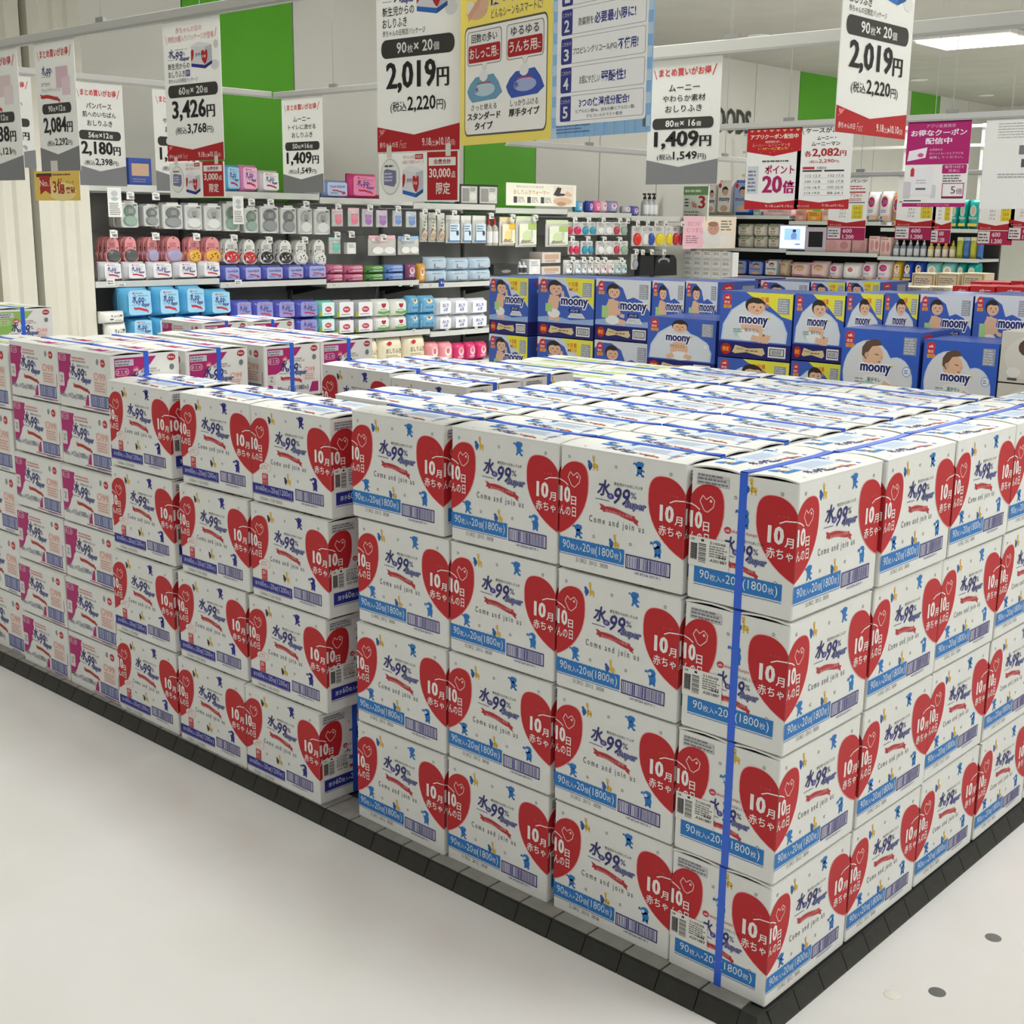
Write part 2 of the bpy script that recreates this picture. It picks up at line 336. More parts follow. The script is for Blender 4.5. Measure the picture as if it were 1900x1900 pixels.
def pair(a, x, y, s, col):     # small elephant beside a yellow giraffe
    ye = (226, 184, 62)
    a.ell(x-.25*s, y-.18*s, .2*s, .24*s, col, 1, 10); a.ell(x-.36*s, y+.06*s, .13*s, .12*s, col, 1.2, 8); a.line([(x-.3*s, y-.3*s), (x-.26*s, y-.5*s)], .14*s, col, 1)
    a.ell(x+.22*s, y-.16*s, .24*s, .16*s, ye, 1.2, 10); a.line([(x+.1*s, y-.1*s), (x+.06*s, y+.32*s)], .12*s, ye, 1.2); a.ell(x+.03*s, y+.38*s, .13*s, .1*s, ye, 1.3, 8)
    for d in (.08, .36): a.line([(x+d*s, y-.2*s), (x+(d+.02)*s, y-.48*s)], .09*s, ye, 1.2)
    for d in (-.03, .1): a.line([(x+d*s, y+.44*s), (x+d*s, y+.56*s)], .04*s, ye, 1.3)
    a.ell(x+.03*s, y+.22*s, .05*s, .04*s, (120, 84, 40), 1.6, 6)
def logo(a, x0, y0, x1, y1, small=True, sup=True):
    W, H = x1-x0, y1-y0; dk = (52, 54, 118); sl = (104, 110, 160)
    a.T('水', x0, y0+.36*H, x0+.27*W, y0+1.0*H, dk, .03, 2, .2)
    a.ell(x0+.29*W, y0+.40*H, .075*W, .115*H, (78, 68, 150), 2.4, 12); a.T('の', x0+.26*W, y0+.34*H, x0+.32*W, y0+.46*H, (206, 206, 232), .01, 3)
    a.T('99', x0+.36*W, y0+.12*H, x0+.70*W, y0+.80*H, dk, .016, 2, .24)
    a.T('%', x0+.71*W, y0+.46*H, x0+.83*W, y0+.70*H, dk, .0, 2)
    if sup: a.T('Super', x0+.60*W, y0+.0*H, x0+1.03*W, y0+.36*H, (124, 130, 178), .01, 4, .15, out=(54, 56, 120))
    a.line([(x0-.03*W, y0+.22*H), (x0+.27*W, y0+.2*H)], .025*H, (90, 92, 130))
    if small: a.T('新生児からのおしりふき', x0+.36*W, y0+.85*H, x0+.95*W, y0+.98*H, INK, .005, 2)
def ribbon(a, x0, y0, x1, y1, col=(186, 52, 58), txt='純水99%以上使用'):
    W, H = x1-x0, y1-y0; n = 8; f = lambda t: math.sin(t*math.pi*1.6)*.14*H - t*.28*H
    up = [(x0+.1*W+.8*W*k/n, y0+.86*H+f(k/n)) for k in range(n+1)]; dn = [(x, y-.56*H) for x, y in up]
    a.poly(up+dn[::-1], col, 2)
    a.poly([(x0, y0+1.1*H), (x0+.12*W, y0+.95*H), (x0+.12*W, y0+.42*H), (x0+.02*W, y0+.5*H), (x0+.05*W, y0+.78*H)], col, 1.6)
    a.poly([(x1, y0+.02*H), (x1-.12*W, y0+.3*H), (x1-.12*W, y0-.2*H), (x1, y0-.5*H), (x1-.035*W, y0-.2*H)], col, 1.6)
    if txt: a.T(txt, x0+.16*W, y0+.36*H, x0+.84*W, y0+.66*H, (232, 170, 166), .0, 3, rot=-.26*H/W)
def hearts(a, W, top=.214, cle=.187, bot=.067, wl=.083, wr=.071, left=True, right=True, k=1.0):
    pk = (240, 205, 200); wt = (245, 238, 234)
    if right:
        a.half_heart(W, top+.0012, cle, bot-.0018, wl+.0014, -1, (238, 160, 158), .6); a.half_heart(W, top, cle, bot, wl, -1, RED, 1)
        a.T('10', W-.056, .131, W-.0235, .1625, wt, .045); a.T('月', W-.0215, .128, W-.004, .1455, wt, .02)
        a.T('赤ちゃ', W-.0575, .1045, W-.004, .124, wt, .014); a.line([(W-.034, .168), (W-.022, .1735), (W, .1755)], .0022, wt, 2); a.T('トツキ', W-.036, .178, W-.014, .1835, (214, 96, 96), .0)
    if left:
        a.half_heart(0, top+.0012, cle, bot-.0018, wr+.0014, 1, (238, 160, 158), .6); a.half_heart(0, top, cle, bot, wr, 1, RED, 1)
        a.T('10', .001, .131, .0275, .1625, wt, .045); a.T('日', .029, .128, .0425, .1455, wt, .02); a.T('んの日', .0005, .1045, .0425, .124, wt, .014)
        a.line([(0, .175), (.012, .171), (.021, .1655)], .0022, wt, 2)
        # outlined tilted mitten-shaped heart
        a.line([(.030, .166), (.020, .182), (.026, .193), (.0335, .186), (.043, .1935), (.0515, .186), (.049, .174), (.037, .1635), (.030, .166)], .0018, pk, 2); a.ell(.0435, .1845, .0028, .0028, pk, 2, 8)
def carton_long(kind):
    a = Art(); H = .25; W = .30; c = BLUE if kind == 'blue' else (46, 46, 142); dk = (120, 124, 134)
    hearts(a, W)
    for x, y in ((.022, .222), (.138, .217), (.266, .2205), (.088, .074), (.178, .074)): star(a, x, y, .0042, dk)
    pc = (46, 96, 168) if kind == 'blue' else (54, 54, 66)
    pair(a, .082, .2165, .028, pc); pair(a, .139, .0725, .027, pc)
    elephant(a, .193, .2187, .029, c); elephant(a, .240, .0765, .032, c, 1)
    logo(a, .094, .1395, .208, .189); ribbon(a, .100, .121, .196, .140)
    a.T('C o m e   a n d   j o i n   u s', .076, .0985, .209, .1155, (92, 98, 104), .006, 2, rot=-.012)
    if kind == 'blue':
        elephant(a, .048, .0765, .028, c)
        a.rect(0, .031, .164, .0605, c, 1); n = 28
        a.poly([(0, .0605)]+[(.164*k/n, .0605+.0009*(k % 2)) for k in range(n+1)]+[(.164, .0605)], c, 1.1)
        a.line([(.164*k/n, .0275+.0008*(k % 2)) for k in range(n+1)], .0013, c, 1)
        a.T('90{枚入×}20{個}(1800{枚})', .010, .0345, .158, .0565, (226, 238, 246), .0, 3)
        a.T('S13K2  2012  3838', .045, .0165, .125, .0245, (130, 130, 126), -.004, 2)
    else:
        a.ell(.052, .091, .024, .012, (236, 196, 190), 1, 18); a.ell(.052, .091, .022, .0105, WHITE, 1.4, 18); a.T('大判で', .04, .092, .064, .098, (222, 130, 126), .0); a.T('使いやすい', .037, .085, .067, .091, (222, 130, 126), .0)
        a.rect(.040, .0475, .062, .0755, (202, 56, 60), 1); a.T('厚手', .044, .062, .058, .073, WHITE, .01); a.T('タイプ', .0435, .051, .0585, .0595, WHITE, .0)
        a.rect(0, .0215, .160, .0465, c, 1); a.line([(0, .0195), (.16, .0195)], .0011, c, 1)
        a.T('{厚手}60{枚入×}20{個}(1200{枚})', .012, .025, .155, .0435, (206, 210, 240), .0, 3)
        a.T('1D06A 1120 0020', .03, .006, .115, .0145, (140, 140, 138), -.004, 2)
    a.rect(.168, .0265, .273, .0545, (222, 223, 234), .6); a.barcode(.168, .0265, .273, .0545, (70, 64, 132), 5, (60, 54, 120)); a.T('149 87244 00719 1', .19, .0185, .25, .0235, NAVY, .0, 2)
    return a
def carton_end(kind, W=.218):
    a = Art(); c = BLUE if kind == 'blue' else (46, 46, 142); dk = (120, 124, 134); hearts(a, W, wl=.080)
    a.rect(.012, .2125, .080, .2315, (206, 206, 204), .5); a.lines(.014, .2135, .078, .2335, 3, (120, 122, 132), 2, 4); a.frame(.012, .212, .080, .2265, .0006, (120, 122, 132), 1)
    star(a, .094, .199, .0042, dk); star(a, .186, .219, .0042, dk); star(a, .182, .062, .0042, dk)
    pair(a, .123, .2225, .029, (46, 96, 168)); elephant(a, .112, .165, .035, c, 1)
    a.ell(.081, .138, .0075, .0062, (196, 52, 70), 2, 14); a.T('oh', .0765, .1355, .0855, .1405, WHITE, .02); a.T('akachan honpo', .090, .1335, .142, .1415, (196, 62, 76), .0)
    logo(a, .074, .083, .160, .128); ribbon(a, .082, .0665, .148, .083)
    a.rect(.014, .0315, .196, .0615, c, 1); n = 30; a.line([(.014+.182*k/n, .0278+.0008*(k % 2)) for k in range(n+1)], .0013, c, 1)
    a.T(('90' if kind == 'blue' else '{厚手}60')+'{枚入×}20{個}('+('1800' if kind == 'blue' else '1200')+'{枚})', .026, .036, .188, .057, (226, 238, 246), .0, 3)
    return a
def carton_top(kind, q, W=.30, S=.218):
    a = Art(); c = BLUE if kind == 'blue' else (58, 58, 140); h = S/2
    if 1:
        y0 = .006 if q == 0 else h+.008
        Y = lambda v: y0+v
        for x, y in ((.04, .02), (.105, .088), (.235, .085)): elephant(a, x, Y(y), .022, c)
        pair(a, .07, Y(.072), .022, (46, 96, 168)); pair(a, .2, Y(.018), .022, (46, 96, 168))
        logo(a, .085, Y(.012), .165, Y(.046), False); ribbon(a, .17, Y(.012), .225, Y(.024))
        a.lines(.13, Y(.05), .22, Y(.085), 6, (168, 196, 226), 2, 8+q, .3); a.poly([(.045, Y(.05)), (.105, Y(.05)), (.1, Y(.063)), (.05, Y(.063))], c, 1.4)
        a.rect(.10, Y(.046), .23, Y(.09), (214, 226, 240), .6); a.poly([(.02, Y(.06)), (.03, Y(.085)), (.06, Y(.09)), (.08, Y(.08)), (.06, Y(.074)), (.045, Y(.06))], c, 1.2); a.ell(.265, Y(.075), .016, .012, (90, 110, 190), 1.2, 10); a.poly([(.24, Y(.012)), (.285, Y(.010)), (.28, Y(.02)), (.245, Y(.022))], c, 1.2)
        a.barcode(.235, Y(.03), .292, Y(.058), (108, 106, 158), 7, (120, 118, 168))
    for k in range(4): star(a, .03+.068*k, y0+.03+.04*(k % 2), .003, (150, 156, 166))
    return a
def pill_txt(a, x0, y0, x1, y1, t, col, bg=None):
    a.rr(x0, y0, x1, y1, (y1-y0)*.45, (238, 214, 220), 2); a.rr(x0+.0013, y0+.0013, x1-.0013, y1-.0013, (y1-y0)*.42, bg or col, 2.4); a.T(t, x0+.004, y0+.004, x1-.004, y1-.004, (240, 220, 226), .0, 4)
def wipes_long(kind):
    a = Art(); W, H = .29, .174; c = MAG if kind == 'pink' else ((236, 224, 150) if kind == 'yellow' else (142, 184, 92)); X = lambda u: u*W; Y = lambda v: v*H
    if kind == 'pink':
        J = [(.015, .885), (.27, .885), (.25, .80), (.262, .72), (.235, .66), (.24, .6), (.205, .55), (.215, .48), (.175, .42), (.15, .33), (.085, .2), (.015, .17)]
        a.poly([(X(u), Y(v)) for u, v in J], c, 1); a.poly([(X(.5), Y(.07)), (X(.57), Y(.07)), (X(.57), Y(.25)), (X(.545), Y(.25))], c, 1)
        a.line([(X(.46), Y(.045)), (X(.965), Y(.045))], .0022, c); a.line([(X(.965), Y(.27)), (X(.965), Y(.5))], .0022, c)
        a.rr(X(.015), Y(.33), X(.115), Y(.56), .005, (222, 214, 212), 1.8); a.T('Z', X(.04), Y(.40), X(.09), Y(.5), (120, 120, 120), .0)
    else: a.ell(X(.3), Y(.24), X(.13), Y(.08), c, 1)
    pill_txt(a, X(.03), Y(.76), X(.17), Y(.87), 'まとめ', c if kind != 'yellow' else (190, 60, 60))
    a.lines(X(.28), Y(.76), X(.55), Y(.86), 2, (206, 150, 150), 2, 5)
    logo(a, X(.24), Y(.42), X(.62), Y(.74)); ribbon(a, X(.28), Y(.305), X(.6), Y(.40), (176, 56, 46), None)
    a.ell(X(.765), Y(.82), X(.022), Y(.05), (150, 152, 150), 1.5); a.ell(X(.865), Y(.81), X(.042), Y(.065), (196, 46, 56), 1.5); a.T('Baby', X(.838), Y(.785), X(.892), Y(.83), (240, 226, 220), .02)
    a.rect(X(.68), Y(.31), X(.91), Y(.64), (234, 218, 206), 1); a.T('○99', X(.69), Y(.52), X(.9), Y(.64), (224, 160, 152), .01); a.lines(X(.70), Y(.33), X(.9), Y(.5), 4, (206, 160, 156), 2, 6)
    a.T('90{枚入}×12{個}(1080{枚})', X(.04), Y(.12), X(.52), Y(.24), (130, 134, 152), .015)
    a.rect(X(.61), Y(.075), X(.945), Y(.275), (188, 194, 216), 1); a.barcode(X(.61), Y(.075), X(.945), Y(.275), (84, 90, 150), 9, (66, 68, 132)); a.T('149 87244 00719 1', X(.68), Y(.02), X(.88), Y(.055), NAVY, .0)
    return a
def wipes_end(kind):
    a = Art(); W, H = .222, .174; c = MAG if kind == 'pink' else (146, 190, 96); X = lambda u: u*W; Y = lambda v: v*H
    a.poly([(X(.06), Y(.9)), (X(.66), Y(.9)), (X(.56), Y(.76)), (X(.44), Y(.70)), (X(.36), Y(.66)), (X(.3), Y(.5)), (X(.2), Y(.44)), (X(.06), Y(.44))], c, 1)
    a.poly([(X(.06), Y(.06)), (X(.06), Y(.26)), (X(.13), Y(.24)), (X(.2), Y(.06))], c, 1); a.poly([(X(.78), Y(.07)), (X(.95), Y(.07)), (X(.95), Y(.25)), (X(.84), Y(.25))], c, 1)
    a.rect(X(.07), Y(.77), X(.33), Y(.87), (206, 202, 210), 2); a.lines(X(.08), Y(.775), X(.32), Y(.865), 2, (120, 120, 130), 3)
    pill_txt(a, X(.07), Y(.62), X(.26), Y(.73), 'まとめ', c); a.ell(X(.36), Y(.70), X(.05), Y(.055), (206, 80, 110), 2.2); a.T('oh', X(.33), Y(.675), X(.39), Y(.73), WHITE, .02)
    a.T('akachan honpo', X(.42), Y(.67), X(.66), Y(.72), (170, 80, 90), .0); logo(a, X(.27), Y(.38), X(.73), Y(.68)); ribbon(a, X(.27), Y(.29), X(.66), Y(.385), (186, 52, 46))
    a.ell(X(.885), Y(.86), X(.062), Y(.055), (176, 44, 52), 1.5); a.T('Baby', X(.84), Y(.835), X(.93), Y(.88), (240, 226, 220), .02); a.ell(X(.885), Y(.70), X(.035), Y(.05), (120, 130, 128), 1.5)
    a.rect(X(.70), Y(.3), X(.9), Y(.54), (236, 224, 216), 1); a.T('○99', X(.71), Y(.43), X(.89), Y(.53), (226, 150, 146), .01); a.lines(X(.71), Y(.31), X(.89), Y(.42), 3, (206, 160, 156), 2, 6)
    a.rr(X(.06), Y(.27), X(.19), Y(.44), .004, (220, 220, 214), 1.8); a.T('Z', X(.09), Y(.31), X(.15), Y(.4), (110, 110, 110), .0)
    a.T('90{枚入×}12{個}(1080{枚})', X(.22), Y(.1), X(.77), Y(.21), (62, 66, 112), .015)
    return a
def wipes_top(kind, q):
    a = Art(); c = MAG if kind == 'pink' else (150, 190, 110)
    for y0 in ((.012, .128)[q],):
        a.T('水99%', .05, y0+.03, .10, y0+.055, (120, 120, 160), .02); a.poly([(.11, y0+.02), (.15, y0+.024), (.19, y0+.02), (.175, y0+.06), (.14, y0+.05), (.12, y0+.06)], c if kind == 'pink' else (190, 214, 130), 1)
        a.lines(.2, y0+.02, .26, y0+.06, 4, (212, 180, 190), 2, 3)
    if kind == 'green':
        for y0 in ((.02, .125)[q],): a.rect(.04, y0, .25, y0+.05, (206, 224, 170), .6)
    return a
STICK = Art(); STICK.rect(0, 0, .086, .078, (232, 232, 226), .5)
STICK.barcode(.004, .016, .018, .06, (60, 58, 56), 3)
for k in range(9): STICK.rect(.004, .02+k*.0045, .018, .0225+k*.0045, (70, 68, 66), 1)
for k in range(12): STICK.rect(.021, .012+k*.0042, .037, .0138+k*.0042+.0006*(k % 3), (80, 78, 76), 1)
STICK.rect(.026, .067, .032, .073, (40, 38, 36), 1); STICK.T('店舗', .004, .067, .012, .073, INK, 0); STICK.T('S10048', .045, .064, .078, .071, (70, 68, 66), .0); STICK.lines(.044, .03, .082, .062, 5, (130, 128, 124), 2, 4); STICK.T('A301887', .046, .018, .082, .026, (70, 68, 66), .01); STICK.T('043', .064, .03, .08, .037, INK, .01)
# ------------------------------------------------------------------ carton as a thing
def carton_proto(kind):
    long_, end_, top_ = {'blue': (.296, .218, .25), 'navy': (.301, .22, .244), 'pink': (.29, .222, .174), 'yellow': (.30, .22, .205), 'green': (.29, .222, .174)}[kind]
    L, S, H = long_, end_, top_
    al = carton_long(kind) if kind in ('blue', 'navy') else wipes_long(kind)
    ae = carton_end(kind) if kind in ('blue', 'navy') else wipes_end('green' if kind == 'green' else 'pink')
    at = [carton_top(kind, q) if kind in ('blue', 'navy') else wipes_top(kind, q) for q in (0, 1)]
    kx, kz = (L/.30, H/.25) if kind in ('blue', 'navy') else (L/.29, H/.174)
    H0 = H; H = H-.0032
    s = MB(); c = .0022
    def ring(d, z): return [(d+c, d, z), (L-d-c, d, z), (L-d, d+c, z), (L-d, S-d-c, z), (L-d-c, S-d, z), (d+c, S-d, z), (d, S-d-c, z), (d, d+c, z)]
    Hw = H-.0066; rs = ring(0.0015, 0)+ring(0, .003)+ring(0, Hw)+ring(.0035, Hw)+ring(.0035, .004)
    s.add(rs, [tuple(range(7, -1, -1)), tuple(range(32, 40))]+[(8*k+j, 8*k+(j+1) % 8, 8*k+8+(j+1) % 8, 8*k+8+j) for k in range(4) for j in range(8)], M_CARD)
    body = s.mesh('carton_body')
    def flap(y0, y1, lk=.0052):
        s = MB(); xs = [0, .012, .035, .06, L-.06, L-.035, L-.012, L]; ys = [0, .25, .5, .75, 1.0]; vs = []
        for k, x in enumerate(xs):
            e = [1, .75, .3, 0, 0, .3, .75, 1][k]
            for t in ys:
                y = y0+(y1-y0)*t; lift = e*lk*math.sin(math.pi*t)
                vs.append((x, y, H-.0064+lift))
        n = len(ys); N = len(vs); vs += [(x, y, z+.003) for x, y, z in vs]; fs = []
        for i in range(len(xs)-1):
            for j in range(n-1):
                q = (i*n+j, (i+1)*n+j, (i+1)*n+j+1, i*n+j+1); fs.append(q[::-1]); fs.append(tuple(N+t for t in q))
        for i in range(len(xs)-1): 
            fs.append((i*n, (i+1)*n, N+(i+1)*n, N+i*n)); fs.append(((i+1)*n+n-1, i*n+n-1, N+i*n+n-1, N+(i+1)*n+n-1))
        m = (len(xs)-1)*n
        for j in range(n-1): fs.append((j+1, j, N+j, N+j+1)); fs.append((m+j, m+j+1, N+m+j+1, N+m+j))
        s.add(vs, fs, M_CARD); return s.mesh('flap')
    f1, f2 = flap(0, S/2-.0006), flap(S/2+.0006, S)
    g1, g2 = flap(0, S/2-.0006, 0), flap(S/2+.0006, S, 0)
    # lower side skirt of the flap folds down to the wall on the long sides
    st = MB(); sw = .0076; e = .0011; y0, y1 = S/2-sw, S/2+sw
    st.prism([(-e, H-.001), (.012, H-.0012), (.05, H-.0032), (L-.05, H-.0032), (L-.012, H-.0012), (L+e, H-.001), (L+e, H+.0004), (L-.012, H+.0004), (L-.05, H-.0018), (.05, H-.0018), (.012, H+.0004), (-e, H+.0004)], 'y', y0, y1, M_STRAP)
    st.box(-e, y0, .0002, 0, y1, H+.0004, M_STRAP); st.box(L, y0, .0002, L+e, y1, H+.0004, M_STRAP)
    strap = st.mesh('strap')
    ml, mee, mtp, mst = al.mesh(), ae.mesh(), [t.mesh() for t in at], STICK.mesh()
    def make(name, label, loc, rz, group, full=True, sticker=0):
        r = thing(name, label, 'carton', loc, rz, group)
        ob('carton_body', body, r); fl = [ob('flap', f1 if full else g1, r), ob('flap', f2 if full else g2, r)]
        if full:
            o = ob('strap', strap, r); o.location.y = rj(.007)
            o = place('side_print', ml, r, (0, -.0004, 0)); o.scale = (kx, 1, kz)
            for q in (0, 1):
              o = place('top_print', mtp[q], fl[q], (0, .0, H-.0032), (1, 0, 0), (0, 1, 0)); o.scale = (L/.30 if kind in ('blue', 'navy') else L/.29, 1, S/(.218 if kind in ('blue', 'navy') else .222))
            for sd in (0, 1):
                o = place('end_print', mee, r, (L+.0004, 0, 0) if sd else (-.0004, S, 0), (0, 1, 0) if sd else (0, -1, 0)); o.scale = (S/(.218 if kind in ('blue', 'navy') else .222), 1, kz)
            if sticker & 1: place('shipping_label', mst, r, (-.0012, S-.001, .062), (0, -1, 0)).scale = (1, 1, .70)
            if sticker & 2: place('shipping_label', mst, r, (L+.0012, .008, .062), (0, 1, 0)).scale = (1, 1, .70)
        return r
    make.dim = (L, S, H0); return make
P_ = {k: carton_proto(k) for k in ('blue', 'navy', 'pink', 'yellow', 'green')}
LEV = ['bottom', 'second', 'third', 'top']
rj = lambda a: random.uniform(-a, a)
GB, GN, GP = 'blue-banded heart cartons on the display', 'navy-banded heart cartons on the display', 'magenta printed cartons on the display'
# corner stack (turned so the strapped end faces the aisle)
b = P_['blue']; L, S, H = b.dim
offs = [(-.004, .002), (-.002, .001), (.0015, 0), (.003, -.001)]
for k in range(4):
    b('heart_carton', 'strapped carton end facing the aisle, %s one of the corner stack' % LEV[k], (offs[k][0], offs[k][1], k*H), math.pi/2+rj(.004), GB, True, 1)
for j in range(1, 5):
    for k in range(4):
        b('heart_carton', 'carton with red heart halves, %s layer, %s stack behind the corner stack' % (LEV[k], ORD[j-1]), (rj(.004)+(.006 if k == 3 else 0), .306*j+rj(.003), k*H), math.pi/2+rj(.006), GB)
xl = [-.520, -.823, -1.143]; xs_ = [(-.003, -.002, 0, 0), (-.014, -.010, -.007, 0), (0, .006, .012, 0)]
for c in range(3):
    for k in range(4):
        b('heart_carton', 'blue-banded carton, %s layer, %s aisle stack from the corner stack' % (LEV[k], ORD[c]), (xl[c]+xs_[c][k]+rj(.002), rj(.003)+((.002, .003, .001)[c] if k == 0 else 0), k*H), rj(.005), GB, True, 2 if k == 0 else 0)
    for r in range(1, 6):
        for k in range(4):
            top = k == 3
            b('heart_carton', ('strapped lid carton, row %s behind the aisle face, column %s from the corner stack' % (ORD[r], ORD[c])) if top else 'heart carton, %s layer under the lid of row %s, column %s' % (LEV[k], ORD[r], ORD[c]),
              (xl[c]+(rj(.003) if top else 0), .2265*r+(rj(.002) if top else 0), k*H), rj(.005) if top else 0, GB if top else 'cartons hidden inside the display', top)
n = P_['navy']; L, S, H = n.dim
nx = [(-1.502, -1.549), (-1.815, -1.863), (-2.163, -2.179)]
for c in range(3):
    for k in range(4):
        t = k/3.0; x = nx[c][1]+(nx[c][0]-nx[c][1])*t
        n('heart_carton', 'navy-banded carton, %s layer, %s aisle stack from the blue-banded stacks' % (LEV[k], ORD[c]), (x+rj(.004), -.027+.004*k+rj(.003), k*H), rj(.008), GN, True, 2)
NCOL = [0]
def column(pr, kind, x, y, zt, label, group, rz=0, full=True, sticker=0):
    L, S, H = pr.dim; o = pr(kind, label, (x, y, zt-H), rz, group, full, sticker); z = zt-H; kk = 0
    nn = max(1, round(z/H)); h = z/nn
    NCOL[0] += 1
    for q in range(nn):
        r = pr(kind, '%s carton up, hidden under the lid of inner column %s' % (ORD[q], ORD[NCOL[0]-1] if NCOL[0] < 20 else 'twenty-%s' % ORD[NCOL[0]-21]), (x, y, q*h), rz, 'cartons hidden inside the display', False); r.scale = (1, 1, h/H)
    return o
column(n, 'heart_carton', -1.462, .215, .985, 'top navy-banded carton behind the first navy-banded stack', GN)
for i, (px, py) in enumerate([(600, 668), (742, 690)]):
    p = UZ(px, py, .995); column(n, 'heart_carton', -1.955+.308*i, .575, .995-.012*i, 'navy-banded heart carton behind the magenta ones, %s to them' % ['nearer', 'further'][i], GN)
for i in range(2): column(n, 'heart_carton', -1.955+.308*i, .803, .99, 'navy-banded carton lid in the second inner row, %s from the magenta stacks' % ORD[i], GN)
g = P_['green']
for r in range(2):
    for c in range(2):
        column(g, 'wipes_carton', -1.77+.297*c+.005*r, 1.03+.228*r, .975, 'pale green printed lid, row %s, column %s in the inner corner' % (ORD[r], ORD[c]), 'pale green cartons on the display')
# magenta printed stacks, six high, lengths across the aisle face
pk = P_['pink']; L, S, H = pk.dim
for c, xt in enumerate((-2.459, -2.759)):
    for k in range(6):
        pk('wipes_carton', 'magenta carton, %s up from the base, %s aisle stack from the navy-banded stacks' % (ORD[k], ORD[c]), (xt-(5-k)*.004+rj(.004), (0 if k > 3 else -.012)+rj(.006), k*H), rj(.006), GP)
for r in range(1, 4):
    for c in range(2):
        x = (-2.49, -2.47, -2.475)[r-1]-.302*c; y = (.262, .53, .758)[r-1]
        column(pk, 'wipes_carton', x, y, 1.035, 'magenta strapped carton, row %s behind the aisle face, %s from inner side' % (ORD[r], ORD[c]), GP)
ye = P_['yellow']; L, S, H = ye.dim
for k in range(5):
    ye('wipes_carton', 'pale yellow printed carton, %s up from the base, beside magenta stacks' % ORD[k], (-3.078-(4-k)*.004, .004+rj(.004), k*H), rj(.004), 'yellow printed cartons on the display')
column(g, 'wipes_carton', -3.71, .278, 1.09, 'strapped green printed carton rising behind the pale yellow printed stack', 'green printed cartons behind the display')
column(pk, 'wipes_carton', -3.64, 1.10, 1.005, 'magenta carton low behind the strapped magenta cartons, near the partition', GP)
column(pk, 'wipes_carton', -3.64, 1.34, 1.000, 'magenta carton low behind the strapped magenta cartons, away from the partition', GP)
# ------------------------------------------------------------------ goods: one unit-sized example of each kind, copied and scaled
def bag(u, v): 
    f = max(0, 1-abs(u)**4.5)**.5*max(0, 1-abs(v)**4.5)**.5
    return .05+.95*f
def conform(a, fn=bag):
    for k, (x, y, z) in enumerate(a.b.v):
        u, v = max(-1, min(1, 2*x)), max(-1, min(1, 2*z-1)); a.b.v[k] = (x, -(.5 if max(abs(u), abs(v)) <= .84 else fn(u, v)*.5+.04) + y*14 - .004, z)
    return a
def lite(c, t): return tuple(int(v+(255-v)*t) for v in c)
def dark(c, t): return tuple(int(v*(1-t)) for v in c)
def U(): a = Art(); a.dx = -.5; return a
def face(a, cx, cy, r, ky=1.0, turn=0.0, hair=HAIR, skin=SKIN, z=1):
    a.ell(cx-turn*.12*r, cy+.12*r*ky, 1.02*r, .98*r*ky, hair, z, 18); a.ell(cx+turn*.18*r, cy-.14*r*ky, .9*r, .86*r*ky, skin, z+.3, 18)
    hp = [(cx-turn*.12*r+1.03*r*math.cos(math.radians(t)), cy+.12*r*ky+.99*r*ky*math.sin(math.radians(t))) for t in range(5, 180, 14)]; hp += [(cx-.85*r+turn*.2*r, cy+.28*r*ky), (cx-.4*r+turn*.3*r, cy+.46*r*ky), (cx+.1*r+turn*.3*r, cy+.36*r*ky), (cx+.55*r+turn*.25*r, cy+.44*r*ky)]
    a.poly(hp, hair, z+.6)
    a.ell(cx-turn*.9*r, cy-.1*r*ky, .16*r, .2*r*ky, dark(skin, .06), z+.8, 8)
    for s in (-1, 1): a.ell(cx+turn*.35*r+s*.34*r, cy-.06*r*ky, .09*r, .10*r*ky, (52, 40, 36), z+1, 8); a.ell(cx+turn*.3*r+s*.52*r, cy-.36*r*ky, .16*r, .12*r*ky, (232, 160, 140), z+.8, 8)
    a.ell(cx+turn*.42*r, cy-.28*r*ky, .08*r, .06*r*ky, dark(skin, .14), z+1, 6); a.ell(cx+turn*.38*r, cy-.50*r*ky, .2*r, .08*r*ky, (196, 90, 84), z+1, 8)
